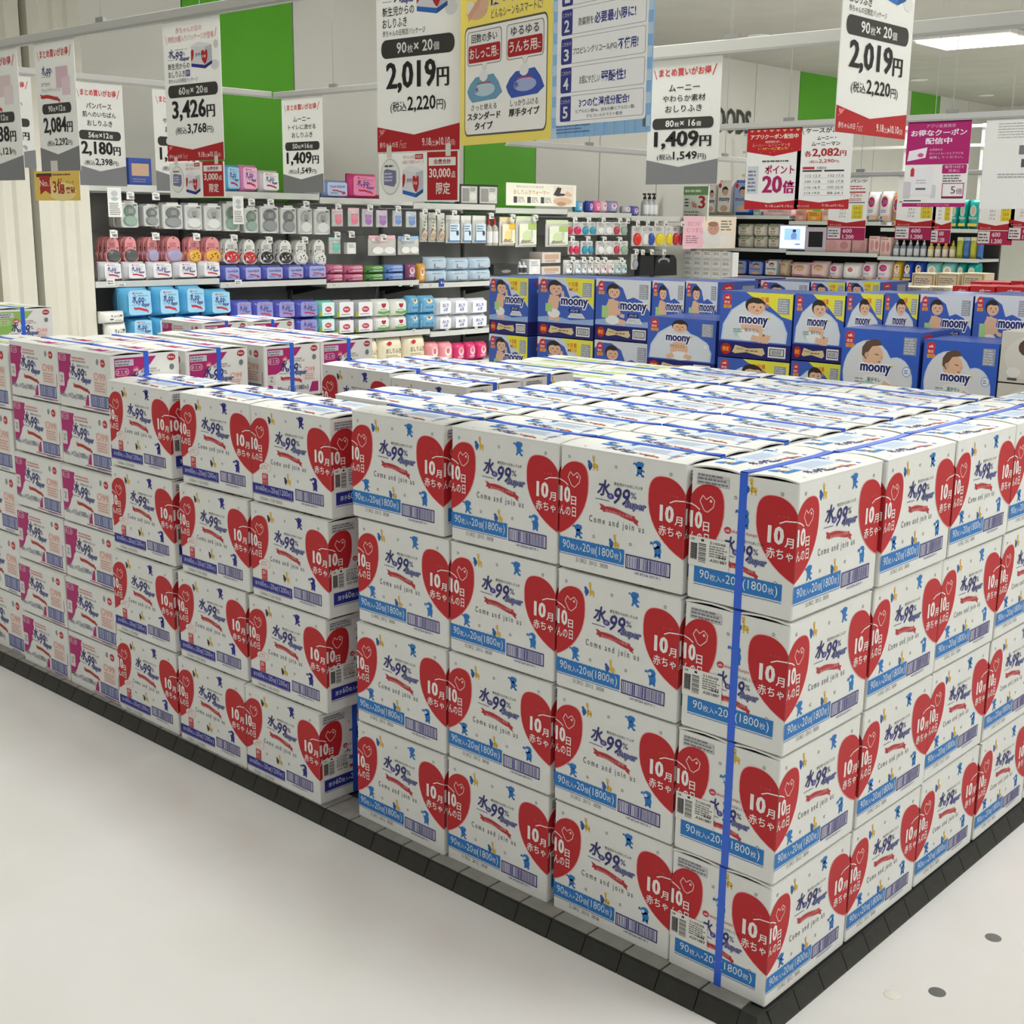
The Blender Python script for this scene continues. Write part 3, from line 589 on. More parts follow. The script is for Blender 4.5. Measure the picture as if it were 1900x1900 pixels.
def pack_art(style, c):
    a = U(); pale = lite(c, .72)
    if style == 'wipes':
        a.rr(.12, .12, .92, .92, .12, lite(c, .38), .6); logo(a, .24, .36, .82, .78); ribbon(a, .28, .24, .8, .38, (190, 50, 66), None); a.ell(.3, .83, .04, .035, (206, 70, 84), 1.5, 8); a.lines(.36, .8, .66, .86, 1, (180, 120, 130), 2)
        for k in range(5): a.ell(.25+.12*k, .16+.03*(k % 2), .03, .03, lite(c, .3), 1, 8)
    elif style == 'indigo':
        a.rr(.12, .12, .9, .88, .08, lite(c, .45), .6); a.T('Cool AQUA', .22, .56, .82, .72, (40, 48, 120), .02); ribbon(a, .3, .34, .74, .48, (186, 60, 90), None); a.ell(.76, .3, .08, .09, (200, 80, 110), 1.4, 10); a.lines(.24, .24, .6, .34, 2, (90, 96, 150))
    elif style == 'oval':
        a.rr(.1, .12, .9, .9, .06, pale, .6); a.ell(.5, .5, .24, .2, WHITE, 1.2, 14); a.ell(.5, .5, .21, .17, (196, 60, 96), 1.5, 14); a.T('Baby', .38, .44, .62, .56, WHITE, .02); a.lines(.2, .2, .8, .28, 1, (120, 120, 130)); a.rect(.06, .1, .14, .4, (200, 208, 60), 1)
    elif style == 'heart':
        a.half_heart(.5, .78, .72, .5, .13, -1, (170, 40, 70), 1); a.half_heart(.5, .78, .72, .5, .13, 1, (170, 40, 70), 1); a.poly([(.15, .2), (.5, .14), (.88, .22), (.86, .36), (.5, .3), (.17, .34)], (96, 168, 76), 1); a.lines(.3, .38, .72, .46, 1, (90, 150, 90))
    elif style == 'blue':
        a.rr(.12, .15, .88, .85, .05, (238, 240, 244), .6); a.T('おしり', .3, .5, .7, .7, (44, 60, 160), .03); a.T('ふき', .36, .26, .64, .46, (44, 60, 160), .03)
    elif style == 'text':
        a.T('ちょこ関', .34, .52, .8, .72, (54, 54, 54), .02); a.rect(.3, .3, .44, .4, (50, 50, 50), 1); a.lines(.5, .2, .84, .32, 2, (150, 150, 150))
    elif style == 'wave':
        a.poly([(.04, .3), (.2, .5), (.36, .4), (.6, .52), (.96, .34), (.94, .08), (.06, .08)], (48, 34, 120), 1); a.ell(.55, .72, .26, .16, lite(c, .5), 1, 12); a.lines(.36, .66, .74, .78, 2, (140, 70, 90)); a.rect(.3, .28, .8, .36, lite(c, .7), 1.6)
    elif style == 'sky':
        a.poly([(.06, .1), (.94, .1), (.94, .5), (.6, .62), (.3, .5), (.06, .6)], lite(c, .6), .8); a.ell(.5, .7, .2, .12, (240, 226, 190), 1.2, 10); a.ell(.48, .74, .1, .08, (150, 110, 80), 1.5, 10); a.T('クリア', .25, .26, .75, .42, (30, 60, 120), .02)
    elif style == 'photo':
        a.rect(.3, .14, .92, .5, (120, 124, 132), .8); a.lines(.34, .2, .88, .46, 2, (210, 214, 220)); a.lines(.2, .66, .8, .8, 1, (150, 160, 170))
    elif style == 'badge':
        a.ell(.5, .56, .24, .22, lite(c, .75), 1, 14); a.ell(.5, .60, .14, .14, (206, 120, 130), 1.4, 12); a.lines(.22, .2, .78, .34, 2, lite(c, .8))
    elif style == 'cream':
        a.ell(.34, .82, .10, .07, (190, 50, 60), 1.4, 12); a.T('おしりふき', .2, .5, .84, .66, (110, 96, 70), .01); a.lines(.2, .34, .8, .46, 2, (180, 160, 120)); a.ell(.64, .2, .14, .08, (226, 190, 90), 1, 12)
    elif style == 'diaper':
        a.rr(.08, .1, .92, .92, .06, lite(c, .5), .5); face(a, .55, .68, .2, .62, .3); a.T('moony', .16, .36, .86, .5, (36, 46, 110), .03, 3, 0, out=(240, 240, 240)); a.ell(.5, .2, .25, .09, SKIN, 1, 12); a.ell(.2, .84, .1, .07, (206, 50, 60), 1.5, 10)
    elif style == 'baby':
        face(a, .55, .6, .26, .7, .2, (170, 140, 110)); a.lines(.15, .1, .85, .24, 2, (200, 110, 130)); a.ell(.2, .84, .12, .08, (224, 140, 150), 1, 10)
    elif style == 'merry':
        a.ell(.5, .66, .3, .2, WHITE, 1, 14); a.ell(.5, .66, .26, .17, (206, 36, 100), 1.3, 14); a.T('Merries', .3, .60, .7, .72, (70, 60, 150), .03, 3, 0, out=WHITE); a.lines(.25, .3, .75, .42, 2, (120, 150, 200)); a.rect(.1, .08, .9, .2, (230, 190, 150), 1); a.ell(.3, .14, .1, .05, (70, 130, 180), 1.3, 8)
    elif style == 'teal':
        a.ell(.5, .62, .28, .2, lite(c, .7), 1, 14); a.ell(.5, .62, .16, .14, SKIN, 1.4, 12); a.T('Pampers', .15, .3, .85, .44, WHITE, .02); a.rect(.1, .1, .9, .2, (240, 214, 90), 1)
    elif style == 'multi':
        a.ell(.5, .62, .26, .22, (240, 226, 190), 1, 12); a.ell(.52, .66, .13, .13, HAIR, 1.3, 10); a.ell(.54, .6, .12, .12, SKIN, 1.6, 10); a.T('GOO.N', .2, .26, .8, .42, (240, 240, 240), .03, 3, 0, out=(60, 60, 140)); a.rect(.1, .1, .9, .2, (230, 190, 60), 1)
    elif style == 'leaf':
        for k in range(5): a.ell(.2+.15*k, .84-.05*(k % 2), .12, .05, (130, 150, 96), 1+.1*k, 8, rot=.6-.4*k)
        face(a, .5, .58, .15, .7, 0, (130, 110, 90)); a.T('moony', .3, .32, .7, .42, (40, 60, 110), .02); a.lines(.3, .18, .7, .28, 2, (140, 140, 130))
    return a
_pro = {}
def mt_bag(c): return mat(c, .28, 0, 0, .5)
def proto(kind, c, style=None):
    key = (kind, c, style)
    if key in _pro: return _pro[key]
    r = None; P = []          # list of (part name, mesh[, children])
    if kind == 'pack':
        s = MB(); s.pillow(bag, mt_bag(c)); P.append(('bag', s.mesh('bag')))
        if style: P.append(('front_print', conform(pack_art(style, c)).mesh()))
        for sg in (-1, 1):
            s = MB(); s.add([(sg*.5, -.06, .04), (sg*.5, .06, .04), (sg*.5, .06, .96), (sg*.5, -.06, .96), (sg*.46, -.12, .06), (sg*.46, .12, .06), (sg*.46, .12, .94), (sg*.46, -.12, .94)], [(0, 1, 2, 3), (0, 4, 5, 1), (1, 5, 6, 2), (2, 6, 7, 3), (3, 7, 4, 0)], mt_bag(dark(c, .12)))
            P.append(('crimped_end', s.mesh('crimped_end')))
    elif kind == 'case':      # hinged wipe case in a clear moulded blister
        s = MB(); s.box(-.5, -.32, 0, .5, .5, .93, mat((206, 208, 204), .2, 0, 0, .6), .1); P.append(('blister', s.mesh('blister')))
        s = MB(); s.box(-.3, -.33, .86, .3, -.28, 1.0, mat((216, 217, 213), .3), .03); P.append(('hang_tab', s.mesh('hang_tab')))
        a = U(); a.frame(.03, .02, .97, .91, .035, (236, 238, 236), 1); a.rect(.7, .80, .9, .86, (120, 122, 122), 2); a.b.v = [(x, y*20-.33, z) for x, y, z in a.b.v]; P.append(('moulded_rim', a.mesh()))
        def disc(cx, cz, rx, rz, d, m, nm):
            s = MB(); n = 20; e = [(cx+rx*math.cos(2*math.pi*k/n), cz+rz*math.sin(2*math.pi*k/n)) for k in range(n)]; i = [(cx+.82*rx*math.cos(2*math.pi*k/n), cz+.82*rz*math.sin(2*math.pi*k/n)) for k in range(n)]
            s.add([(x, -.33, z) for x, z in e]+[(x, -.33-d, z) for x, z in i], [tuple(range(n, 2*n))]+[(k, (k+1) % n, n+(k+1) % n, n+k) for k in range(n)], m); P.append((nm, s.mesh(nm)))
        disc(0, .60, .37, .22, .10, mat(dark(c, .22), .3, 0, 0, .6), 'case_base'); disc(0, .26, .42, .21, .16, mat(c, .22, 0, 0, .7), 'case_lid')
        s = MB(); s.box(-.13, -.45, .52, .15, -.42, .7, mat((150, 152, 150), .4)); s.prism([(-.13, .52), (0, .44), (.15, .52)], 'y', -.45, -.42, mat((110, 112, 112), .4)); P.append(('latch_card', s.mesh('latch_card')))
    elif kind == 'cover':     # lid cover on an arched card
        card = mat({'grey': (226, 140, 146), 'x': (230, 230, 224)}.get(style, (230, 228, 222)), .3, 0, 0, .5) if style == 'x' else mat((228, 150, 152), .3, 0, 0, .5)
        s = MB(); n = 10; A = [(-.38, .42), (-.5, .3), (-.48, .1), (-.3, 0), (.3, 0), (.48, .1), (.5, .3), (.38, .42)]+[(.38*math.cos(math.pi*k/n), .72+.27*math.sin(math.pi*k/n)) for k in range(n+1)]
        s.prism(A, 'y', -.06, .5, card); P.append(('card', s.mesh('card')))
        a = U(); a.ell(.5, .93, .06, .03, (90, 70, 70), 1, 8); a.lines(.25, .58, .72, .76, 3, (168, 90, 100) if style != 'x' else (120, 120, 120), 2); a.ell(.22, .56, .05, .04, (90, 80, 80), 1, 8); a.ell(.78, .56, .05, .04, (90, 80, 80), 1, 8); a.b.v = [(x, y*20-.064, z) for x, y, z in a.b.v]; P.append(('card_print', a.mesh()))
        s = MB(); n = 20; rx, rz, cz = .43, .23, .27
        e = [(rx*math.cos(2*math.pi*k/n), cz+rz*math.sin(2*math.pi*k/n)) for k in range(n)]; i = [(x*.8, cz+(z-cz)*.8) for x, z in e]
        s.add([(x, -.06, z) for x, z in e]+[(x, -.3, z) for x, z in e]+[(x, -.42, z) for x, z in i], [tuple(range(2*n, 3*n))]+[(q*n+k, q*n+(k+1) % n, q*n+n+(k+1) % n, q*n+n+k) for q in (0, 1) for k in range(n)], mat(c, .18, 0, 0, .7), True); P.append(('lid_cover', s.mesh('lid_cover')))
        if c in ((232, 178, 70), (226, 226, 222), (40, 40, 40), (196, 40, 46)):
            a = U(); kk = (110, 70, 40) if c == (232, 178, 70) else ((50, 60, 52) if c[0] > 200 else (190, 196, 186))
            for q in range(7): a.ell(.5+.2*math.cos(q), .27+.1*math.sin(q*1.7), .05, .03, kk, 1, 6)
            if c[0] < 200: a.poly([(.1, .12), (.3, .2), (.16, .3)], (226, 226, 220), 1)
            a.b.v = [(x, y*20-.424, z) for x, y, z in a.b.v]; P.append(('lid_print', a.mesh()))
    elif kind == 'pouch':     # flat hanging packet with a header card
        s = MB(); f2 = lambda u, v: .12+.88*max(0, 1-u**4)*max(0, 1-abs(v)**3); s.pillow(f2, mat((206, 206, 202) if style != 'solid' else c, .22, 0, 0, .6), 6, 6)
        for k, v in enumerate(s.v): s.v[k] = (v[0], v[1], v[2]*.86)
        P.append(('packet', s.mesh('packet')))
        s = MB(); s.box(-.48, -.1, .82, .48, .1, 1.0, mat(lite(c, .55) if style != 'white' else (232, 232, 228), .4)); P.append(('header_card', s.mesh('header_card')))
        a = U()
        if style in (None, 'bear'): a.ell(.5, .32, .3, .22, c, 1, 14); a.ell(.32, .58, .12, .11, c, 1, 10); a.ell(.68, .58, .12, .11, c, 1, 10); a.ell(.5, .52, .24, .16, lite(c, .12), 1.2, 12)
        elif style == 'white': a.rect(.14, .1, .86, .7, lite(c, .7), 1); a.lines(.2, .4, .8, .66, 3, (90, 120, 150), 2); a.rect(.1, .04, .9, .12, (110, 160, 210), 1.2); a.ell(.7, .36, .1, .1, (60, 70, 100), 2.2, 8)
        elif style == 'stick': a.rect(.1, .05, .9, .4, (150, 120, 90), 1); a.ell(.5, .2, .25, .1, (200, 160, 120), 2, 8); a.poly([(.2, .4), (.5, .8), (.6, .8), (.4, .4)], (96, 120, 70), 1.3); a.lines(.2, .45, .8, .78, 3, (220, 214, 190), 2)
        elif style == 'pair': a.ell(.3, .26, .2, .18, (240, 238, 234), 1, 12); a.ell(.72, .26, .2, .18, (240, 238, 234), 1, 12); a.lines(.1, .56, .9, .76, 2, lite(c, .5), 2)
        elif style == 'square': a.rr(.08, .06, .92, .76, .06, lite(c, .7), 1); a.rect(.5, .56, .9, .78, c, 1.5); a.ell(.45, .36, .22, .18, lite(c, .4), 1.6, 12); a.lines(.2, .12, .8, .24, 2, (150, 140, 120), 2.4)
        conform(a, lambda u, v: f2(u, min(1, (v+1)/.86-1))); P.append(('front_print', a.mesh()))
    elif kind == 'tag':       # round-bodied gadget on a clear hang card
        s = MB(); s.box(-.5, -.05, 0, .5, .3, 1, mat((214, 214, 210), .25, 0, 0, .6), .08); P.append(('blister_card', s.mesh('blister_card')))
        s = MB(); n = 18; e = [(.4*math.cos(2*math.pi*k/n), .34+.3*math.sin(2*math.pi*k/n)) for k in range(n)]; i = [(x*.7, .34+(z-.34)*.7) for x, z in e]
        s.add([(x, -.05, z) for x, z in e]+[(x, -.3, z) for x, z in e]+[(x, -.5, z) for x, z in i], [tuple(range(2*n, 3*n))]+[(q*n+k, q*n+(k+1) % n, q*n+n+(k+1) % n, q*n+n+k) for q in (0, 1) for k in range(n)], mat(c, .25, 0, 0, .6), True); P.append(('gadget', s.mesh('gadget')))
        a = U(); a.lines(.2, .74, .8, .9, 2, dark(c, .2) if c[0] < 200 else (150, 150, 150), 1); a.b.v = [(x, y*20-.054, z) for x, y, z in a.b.v]; P.append(('card_print', a.mesh()))
    elif kind == 'bottle':
        s = MB(); s.lathe([(.42, 0), (.46, .03), (.46, .55), (.38, .66), (.16, .72), (.16, .76)], mat(c, .2, 0, 0, .6), 12, sy=1); P.append(('bottle_body', s.mesh('bottle_body')))
        s = MB(); cc = (40, 40, 40) if style == 'pump' else (style if isinstance(style, tuple) else (236, 236, 232))
        s.lathe([(.2, .74), (.2, .84), (.1, .85), (.1, .93 if style == 'pump' else .97), (.08, .98)], mat(cc, .4), 10)
        if style == 'pump': s.box(-.34, -.12, .92, .14, .12, 1.0, mat(cc, .4), .03)
        P.append(('cap', s.mesh('cap')))
        s = MB(); n = 7; vs = []
        for z in (.1, .5):
            for k in range(n): t = math.radians(-160+140*k/(n-1)); vs.append((.475*math.cos(t), .475*math.sin(t), z))
        s.add(vs, [(k, k+1, n+k+1, n+k) for k in range(n-1)], mat(lite(c, .7) if sum(c) < 600 else (70, 70, 76), .5)); P.append(('bottle_label', s.mesh('bottle_label')))
    elif kind == 'box':
        s = MB(); s.box(-.5, -.5, 0, .5, .5, 1, mat(c, .5), .02); P.append(('box_body', s.mesh('box_body')))
        a = U()
        if style == 'warmer': a.rect(.05, .08, .95, .92, (206, 206, 200), 1); a.rect(.1, .15, .5, .8, (150, 150, 146), 2); a.ell(.7, .4, .2, .18, (226, 222, 214), 2, 12); a.lines(.55, .65, .9, .85, 3, (90, 90, 90), 2); a.rect(0, .9, 1, 1, (50, 50, 50), 2)
        elif style == 'gold': a.frame(.06, .1, .94, .9, .05, (196, 150, 60), 1); a.lines(.15, .3, .85, .7, 3, (150, 140, 120), 2)
        elif style == 'red': a.T('oh', .4, .3, .6, .7, (240, 220, 220), .02); a.lines(.62, .4, .9, .6, 1, (240, 200, 200), 2)
        elif style == 'pinkface': a.ell(.3, .5, .2, .3, (216, 160, 160), 1, 12); a.ell(.75, .5, .16, .26, (206, 140, 146), 1, 12); a.lines(.1, .85, .9, .95, 1, (190, 110, 120), 2)
        elif style == 'window': a.rect(.12, .35, .88, .8, (196, 166, 140), 1); a.lines(.15, .1, .85, .28, 2, (150, 130, 120), 2)
        else: a.lines(.15, .55, .85, .9, 3, dark(c, .35), 2); a.ell(.5, .3, .2, .16, lite(c, .4), 1, 12)
        a.b.v = [(x, y*10-.501, z) for x, y, z in a.b.v]; P.append(('front_print', a.mesh()))
    elif kind == 'mesh_bag':
        s = MB(); s.prism([(-.5, 0), (.5, 0), (.46, .8), (.34, 1), (.2, 1), (.16, .86), (-.16, .86), (-.2, 1), (-.34, 1), (-.46, .8)], 'y', -.5, .5, mat(c, .7)); P.append(('bag', s.mesh('bag')))
        if style == 'moon':
            a = U(); a.ell(.4, .72, .26, .16, (150, 150, 148), 1, 14); a.ell(.4, .66, .2, .12, c, 2, 14); a.b.v = [(x, y*10-.501, z) for x, y, z in a.b.v]; P.append(('moon_card', a.mesh()))
    _pro[key] = P; return P
COUNT = {}
NAMES = {'pack': 'wipes_pack', 'case': 'wipe_case', 'cover': 'lid_cover_card', 'pouch': 'hanging_packet', 'tag': 'carded_gadget', 'bottle': 'bottle', 'box': 'goods_box', 'mesh_bag': 'mesh_bag'}
CATS = {'pack': 'wipes pack', 'case': 'wipe case', 'cover': 'lid cover', 'pouch': 'packet', 'tag': 'gadget', 'bottle': 'bottle', 'box': 'box', 'mesh_bag': 'bag'}
_order = []
def item(kind, c, style, desc, row, loc, size, rz, name=None, cat=None):
    W, D, H = size; r = thing(name or NAMES[kind], desc, cat or CATS[kind], loc, rz, row); r.scale = (W, D, H)
    for nm, me in proto(kind, c, style): ob(nm, me, r)
    _order.append((desc, row, r)); return r
def finish_labels():
    g = {}
    for d, row, r in _order: g.setdefault((d, row), []).append(r)
    for (d, row), rs in g.items():
        for k, r in enumerate(rs): r['label'] = ('%s, %s' % (d, row)) if len(rs) == 1 else '%s, %s along %s' % (d, ORD[k], row)
# ------------------------------------------------------------------ wall shelving on the left wall, seven bays
Y0B, NB, BW = 2.235, 7, .9
BACK = XW+.03
def zt(k): return 1.598-.0222*k
def zm(k): return 1.018-.0275*k
def zl(k): return .648-.024*k
def bay(y): return max(0, min(NB-1, int((y-Y0B)/BW)))
for k in range(NB):
    y0 = Y0B+k*BW
    t = thing('shelf_unit', '%s bay of the grey wall shelving, counted from the cream partition' % ORD[k], 'shelving', (XG, y0, FLOOR), 0, 'bays of the wall shelving')
    q = lambda z: z-FLOOR
    s = MB(); s.box(BACK-XG, .019, 0, BACK-XG+.03, BW-.001, q(zt(k))-.045, M_PEG); s.build('back_panel', t)
    s = MB(); s.box(BACK-XG, .0005, 0, BACK-XG+.06, .018, q(zt(k))-.05, mat((120, 121, 118), .5)); s.build('upright', t)
    for nm, z, xf, th in (('top_shelf', zt(k), 0.0, .035), ('middle_shelf', zm(k), .06, .03), ('lower_shelf', zl(k), .18, .03), ('base_shelf', .33, .20, .36)):
        s = MB(); s.box(BACK-XG+.031, .019, q(z)-th, xf-.012, BW-.002, q(z), mat((176, 177, 174), .45)); b = s.build(nm, t)
        s = MB(); s.box(xf-.012, .003, q(z)-th-.004, xf, BW-.003, q(z)+.003, mat((208, 209, 204), .35)); s.build('price_rail', b)
        if nm in ('middle_shelf', 'lower_shelf'):
            s = MB()
            for yy in (.03, BW-.03): s.prism([(xf-.03, q(z)-th), (BACK-XG+.06, q(z)-th), (BACK-XG+.06, q(z)-th-.07)], 'y', yy-.004, yy+.004, mat((70, 70, 68), .5))
            s.b = None; o = s.build('shelf_bracket', b); o['kind'] = 'stuff'
def A_(x, y): return (100+x*.47368, 200+y*.47368)
def B_(x, y): return (900+x*.26316, 300+y*.26316)
def onwall(kind, f, x0, y0, x1, y1, c, style, desc, row, xf=0.0, depth=.1, snap=None, name=None, cat=None, copies=0):
    X = XG+xf; a = UX(*f(x0, y0), X); b = UX(*f(x1, y1), X); w = b.y-a.y; z0, z1 = b.z, a.z; ym = (a.y+b.y)/2
    if snap: 
        zz = snap(bay(a.y))+.001; h = z1-z0; z0 = zz; z1 = max(z1, zz+h*.8) if abs(z1-h-zz) < .08 else zz+h
    r = item(kind, c, style, desc, row, (X-depth/2, ym, z0), (w*.97, depth, z1-z0), math.pi/2, name, cat)
    for q in range(copies):
        o = item(kind, c, style, desc+' hanging behind', row, (X-depth/2-(q+1)*depth*1.02, ym, z0), (w*.97, depth, z1-z0), math.pi/2, name, cat)
    return r
R1 = 'the upper wall hooks'; R2 = 'the lower wall hooks'; R3 = 'the middle wall shelf'; R4 = 'the lower wall shelf'; R5 = 'the base wall shelf'; R0 = 'the top wall shelf'
GR = (150, 154, 154); SG = (150, 176, 160); WH = (226, 228, 226)
for x0, y0, x1, y1, c, d in [(265,362,340,470,SG,'sage green'), (355,376,421,465,GR,'grey'), (428,370,513,475,GR,'grey'), (516,372,588,478,WH,'white'), (592,374,665,482,WH,'white'), (668,366,735,484,SG,'sage green'), (748,385,808,490,SG,'sage green'), (812,376,888,492,GR,'grey'), (892,382,957,494,GR,'grey'), (961,384,1019,496,WH,'white'), (1023,388,1089,497,WH,'white')]:
    onwall('case', A_, x0, y0, x1, y1, c, None, d+' wipe case in a clear blister', R1, 0, .085, None, copies=1 if x0 < 700 else 0)
for x0, y0, x1, y1 in [(208,312,268,428), (700,346,745,456)]:
    a = U(); a.rect(.06, .6, .94, .95, (226, 228, 226), 1); a.ell(.5, .8, .24, .1, (186, 190, 188), 2); a.ell(.5, .62, .26, .07, (176, 190, 184), 2); a.lines(.1, .06, .9, .5, 7, (120, 122, 122), 2)
    A0 = UX(*A_(x0, y0), XG+.06); B0 = UX(*A_(x1, y1), XG+.06)
    t = thing('leaflet', 'tall white product leaflet hanging at the %s sage green wipe case' % ('first' if x0 < 500 else 'second'), 'leaflet', (XG+.06, (A0.y+B0.y)/2, B0.z), math.pi/2, 'leaflets on hooks'); t.scale = (B0.y-A0.y, 1, A0.z-B0.z)
    s = MB(); s.box(-.5, 0, 0, .5, .002, 1, mat(PAPER, .5)); s.build('sheet', t); ob('front_print', a.mesh(), t)
PK = (232, 130, 150); PU = (170, 120, 190); BL = (120, 150, 206)
for x0, y0, x1, y1, c, d in [(1092,396,1138,465,PK,'pink'), (1155,392,1202,465,PK,'pink'), (1210,396,1255,466,PU,'purple'), (1266,401,1312,468,PU,'purple'), (1330,402,1368,465,BL,'pale blue'), (1382,406,1425,468,BL,'pale blue')]:
    onwall('pouch', A_, x0, y0, x1, y1, c, 'bear', d+' round-eared packet', R1, 0, .03)
for x0, y0, x1, y1, c, st, d in [(1440,408,1470,525,(176,170,140),'stick','tan and green stick packet'), (1474,410,1504,526,(176,170,140),'stick','tan and green stick packet'), (1508,412,1538,526,(176,170,140),'stick','tan and green stick packet'), (1542,420,1598,530,(120,170,214),'white','white and blue packet'), (1601,422,1642,530,(120,170,214),'white','white and blue packet'), (1646,422,1700,530,(120,170,214),'white','white and blue packet'), (1752,428,1812,540,(232,190,70),'square','yellow printed packet'), (1816,424,1898,545,(176,200,120),'square','green printed packet')]:
    onwall('pouch', A_, x0, y0, x1, y1, c, st, d, R1, 0, .05)
onwall('bottle', A_, 1703, 428, 1726, 540, (190,186,176), (206,56,40), 'red-capped straw bottle', R1, 0, .07); onwall('bottle', A_, 1727, 428, 1748, 540, (190,186,176), (206,56,40), 'red-capped straw bottle', R1, 0, .07)
onwall('pouch', B_, 440, 410, 600, 600, (176,200,120), 'square', 'green printed packet', R1, 0, .05)
CG = (84, 88, 88); CL = (168, 160, 196); CY = (232, 178, 70); CR = (196, 40, 46); CB = (40, 40, 40); CW = (226, 226, 222)
for x0, y0, x1, y1, c, st, d in [(205,504,273,608,CG,'p','grey lid cover on a pink card'), (276,504,340,605,CG,'p','grey lid cover on a pink card'), (366,505,421,605,CL,'p','lilac lid cover on a pink card'), (440,503,514,605,CL,'p','lilac lid cover on a pink card'), (526,504,588,607,CY,'p','yellow lid cover on a pink card'), (592,505,666,608,CY,'p','yellow lid cover on a pink card'), (668,512,737,610,CR,'x','red lid cover on a white card'), (744,515,803,613,CR,'x','red lid cover on a white card'), (812,515,870,610,CB,'x','black lid cover on a white card'), (884,518,945,612,CB,'x','black lid cover on a white card'), (947,518,1004,613,CW,'x','patterned white lid cover on a white card'), (1018,516,1076,619,CW,'x','patterned white lid cover on a white card')]:
    onwall('cover', A_, x0, y0, x1, y1, c, st, d, R2, 0, .05, None, copies=2 if x0 < 500 else 1)
onwall('pouch', A_, 1082, 508, 1130, 572, (110,196,180), 'bear', 'mint green packet', R2, 0, .04)
onwall('box', A_, 1148, 528, 1184, 572, (232,234,230), None, 'small white square sponge packet', R2, 0, .04)
onwall('pouch', A_, 1235, 500, 1347, 578, (232,120,136), 'pair', 'wide pink packet with two white pads', R2, 0, .04)
onwall('pouch', A_, 1352, 503, 1437, 575, (70,140,206), 'pair', 'wide blue packet with two white pads', R2, 0, .04)
# middle shelf
for x0, x1 in ((185,276), (279,372), (375,474), (478,571), (577,660)): onwall('pack', A_, x0, 604, x1, 688, (222,222,226), 'wipes', 'white wipes pack with blue script', R3, .03, .11, zm)
for x0, x1 in ((662,736), (740,820), (823,906), (909,986), (989,1075)): onwall('pack', A_, x0, 618, x1, 690, (92,100,190), 'indigo', 'indigo wipes pack', R3, .03, .11, zm)
for x0, x1, c, d in ((1078,1143,(206,110,140),'pink and purple'), (1147,1224,(206,110,140),'pink and purple'), (1228,1303,(90,150,70),'green and purple'), (1305,1380,(110,150,216),'blue and purple')):
    a = onwall('pack', A_, x0, 650, x1, 687, c, 'wave', d+' small pack, under layer', R3, .03, .1, zm); H = a.scale.z
    b = onwall('pack', A_, x0, 612, x1, 649, c, 'wave', d+' small pack, upper layer', R3, .03, .1); b.location.z = a.location.z+H*.99; b.scale.z = H
onwall('pack', A_, 1382, 610, 1426, 688, (130,70,110), 'badge', 'plum sachet', R3, .03, .06, zm); onwall('pack', A_, 1427, 610, 1460, 688, (214,160,60), 'badge', 'mustard sachet', R3, .03, .06, zm)
for x0, x1 in ((1462,1551), (1552,1636), (1637,1722)):
    a = onwall('pack', A_, x0, 636, x1, 692, (186,206,222), 'photo', 'pale blue wide pack, under layer', R3, .04, .12, zm); H = a.scale.z
    b = onwall('pack', A_, x0, 580, x1, 636, (186,206,222), 'photo', 'pale blue wide pack, upper layer', R3, .04, .12); b.location.z = a.location.z+H*.99; b.scale.z = H
# lower shelf
LB = (92, 176, 222)
for x0, x1 in ((273,396), (401,502), (508,601), (605,702)):
    a = onwall('pack', A_, max(x0, 300), 806, x1, 885, LB, 'wipes', 'sky blue bag of wipes, under layer', R4, .15, .2); 
    b = onwall('pack', A_, x0, 698, x1, 806, LB, 'wipes', 'sky blue bag of wipes, upper layer', R4, .15, .2)
    zz = zl(bay(a.location.y-a.scale.x/2))+.001; top = min(b.location.z+b.scale.z, zm(bay(a.location.y+a.scale.x/2))-.037); a.location.z = zz; a.scale.z = (top-zz)*.44; b.location.z = zz+a.scale.z*.99; b.scale.z = top-b.location.z
for k, (x0, y0, x1, y1) in enumerate([(208,846,296,888), (188,806,290,848)]):
    a = onwall('pack', A_, x0, y0, x1, y1, (232,232,226), 'text', 'white pack with small black lettering, %s' % ('under layer' if k == 0 else 'upper layer'), R4, .17, .1, zl if k == 0 else None)
    if k: a.location.z = zz2+h2*.99
    zz2, h2 = a.location.z, a.scale.z
def two(x0, x1, yt, ym_, yb, c, st, d, xf=.15, dep=.13):
    a = onwall('pack', A_, x0, ym_, x1, yb, c, st, d+', under layer', R4, xf, dep); b = onwall('pack', A_, x0, yt, x1, ym_, c, st, d+', upper layer', R4, xf, dep)
    zz = zl(bay(a.location.y-a.scale.x/2))+.001; top = min(b.location.z+b.scale.z, zm(bay(a.location.y+a.scale.x/2))-.037); a.location.z = zz; a.scale.z = (top-zz)*.47; b.location.z = zz+a.scale.z*.99; b.scale.z = top-b.location.z
for x0, x1 in ((708,782), (784,868), (871,952), (955,1041)): two(x0, x1, 756, 822, 880, (84,88,184), 'wipes', 'indigo bag of wipes')
two(1043, 1106, 757, 820, 872, (120,206,196), 'oval', 'mint green bag')
for x0, x1 in ((1110,1182), (1185,1256)): two(x0, x1, 755, 815, 866, (180,184,190), 'oval', 'silver bag with a red oval')
for x0, x1 in ((1258,1326), (1328,1392)): two(x0, x1, 752, 812, 862, (234,234,228), 'heart', 'white bag with a red heart')
for x0, x1 in ((1394,1437), (1440,1502)): two(x0, x1, 738, 790, 860, (110,176,214), 'sky', 'light blue bag')
for x0, x1 in ((1505,1563), (1566,1628), (1631,1704)): two(x0, x1, 748, 804, 852, (226,230,236), 'blue', 'white bag with a blue panel')
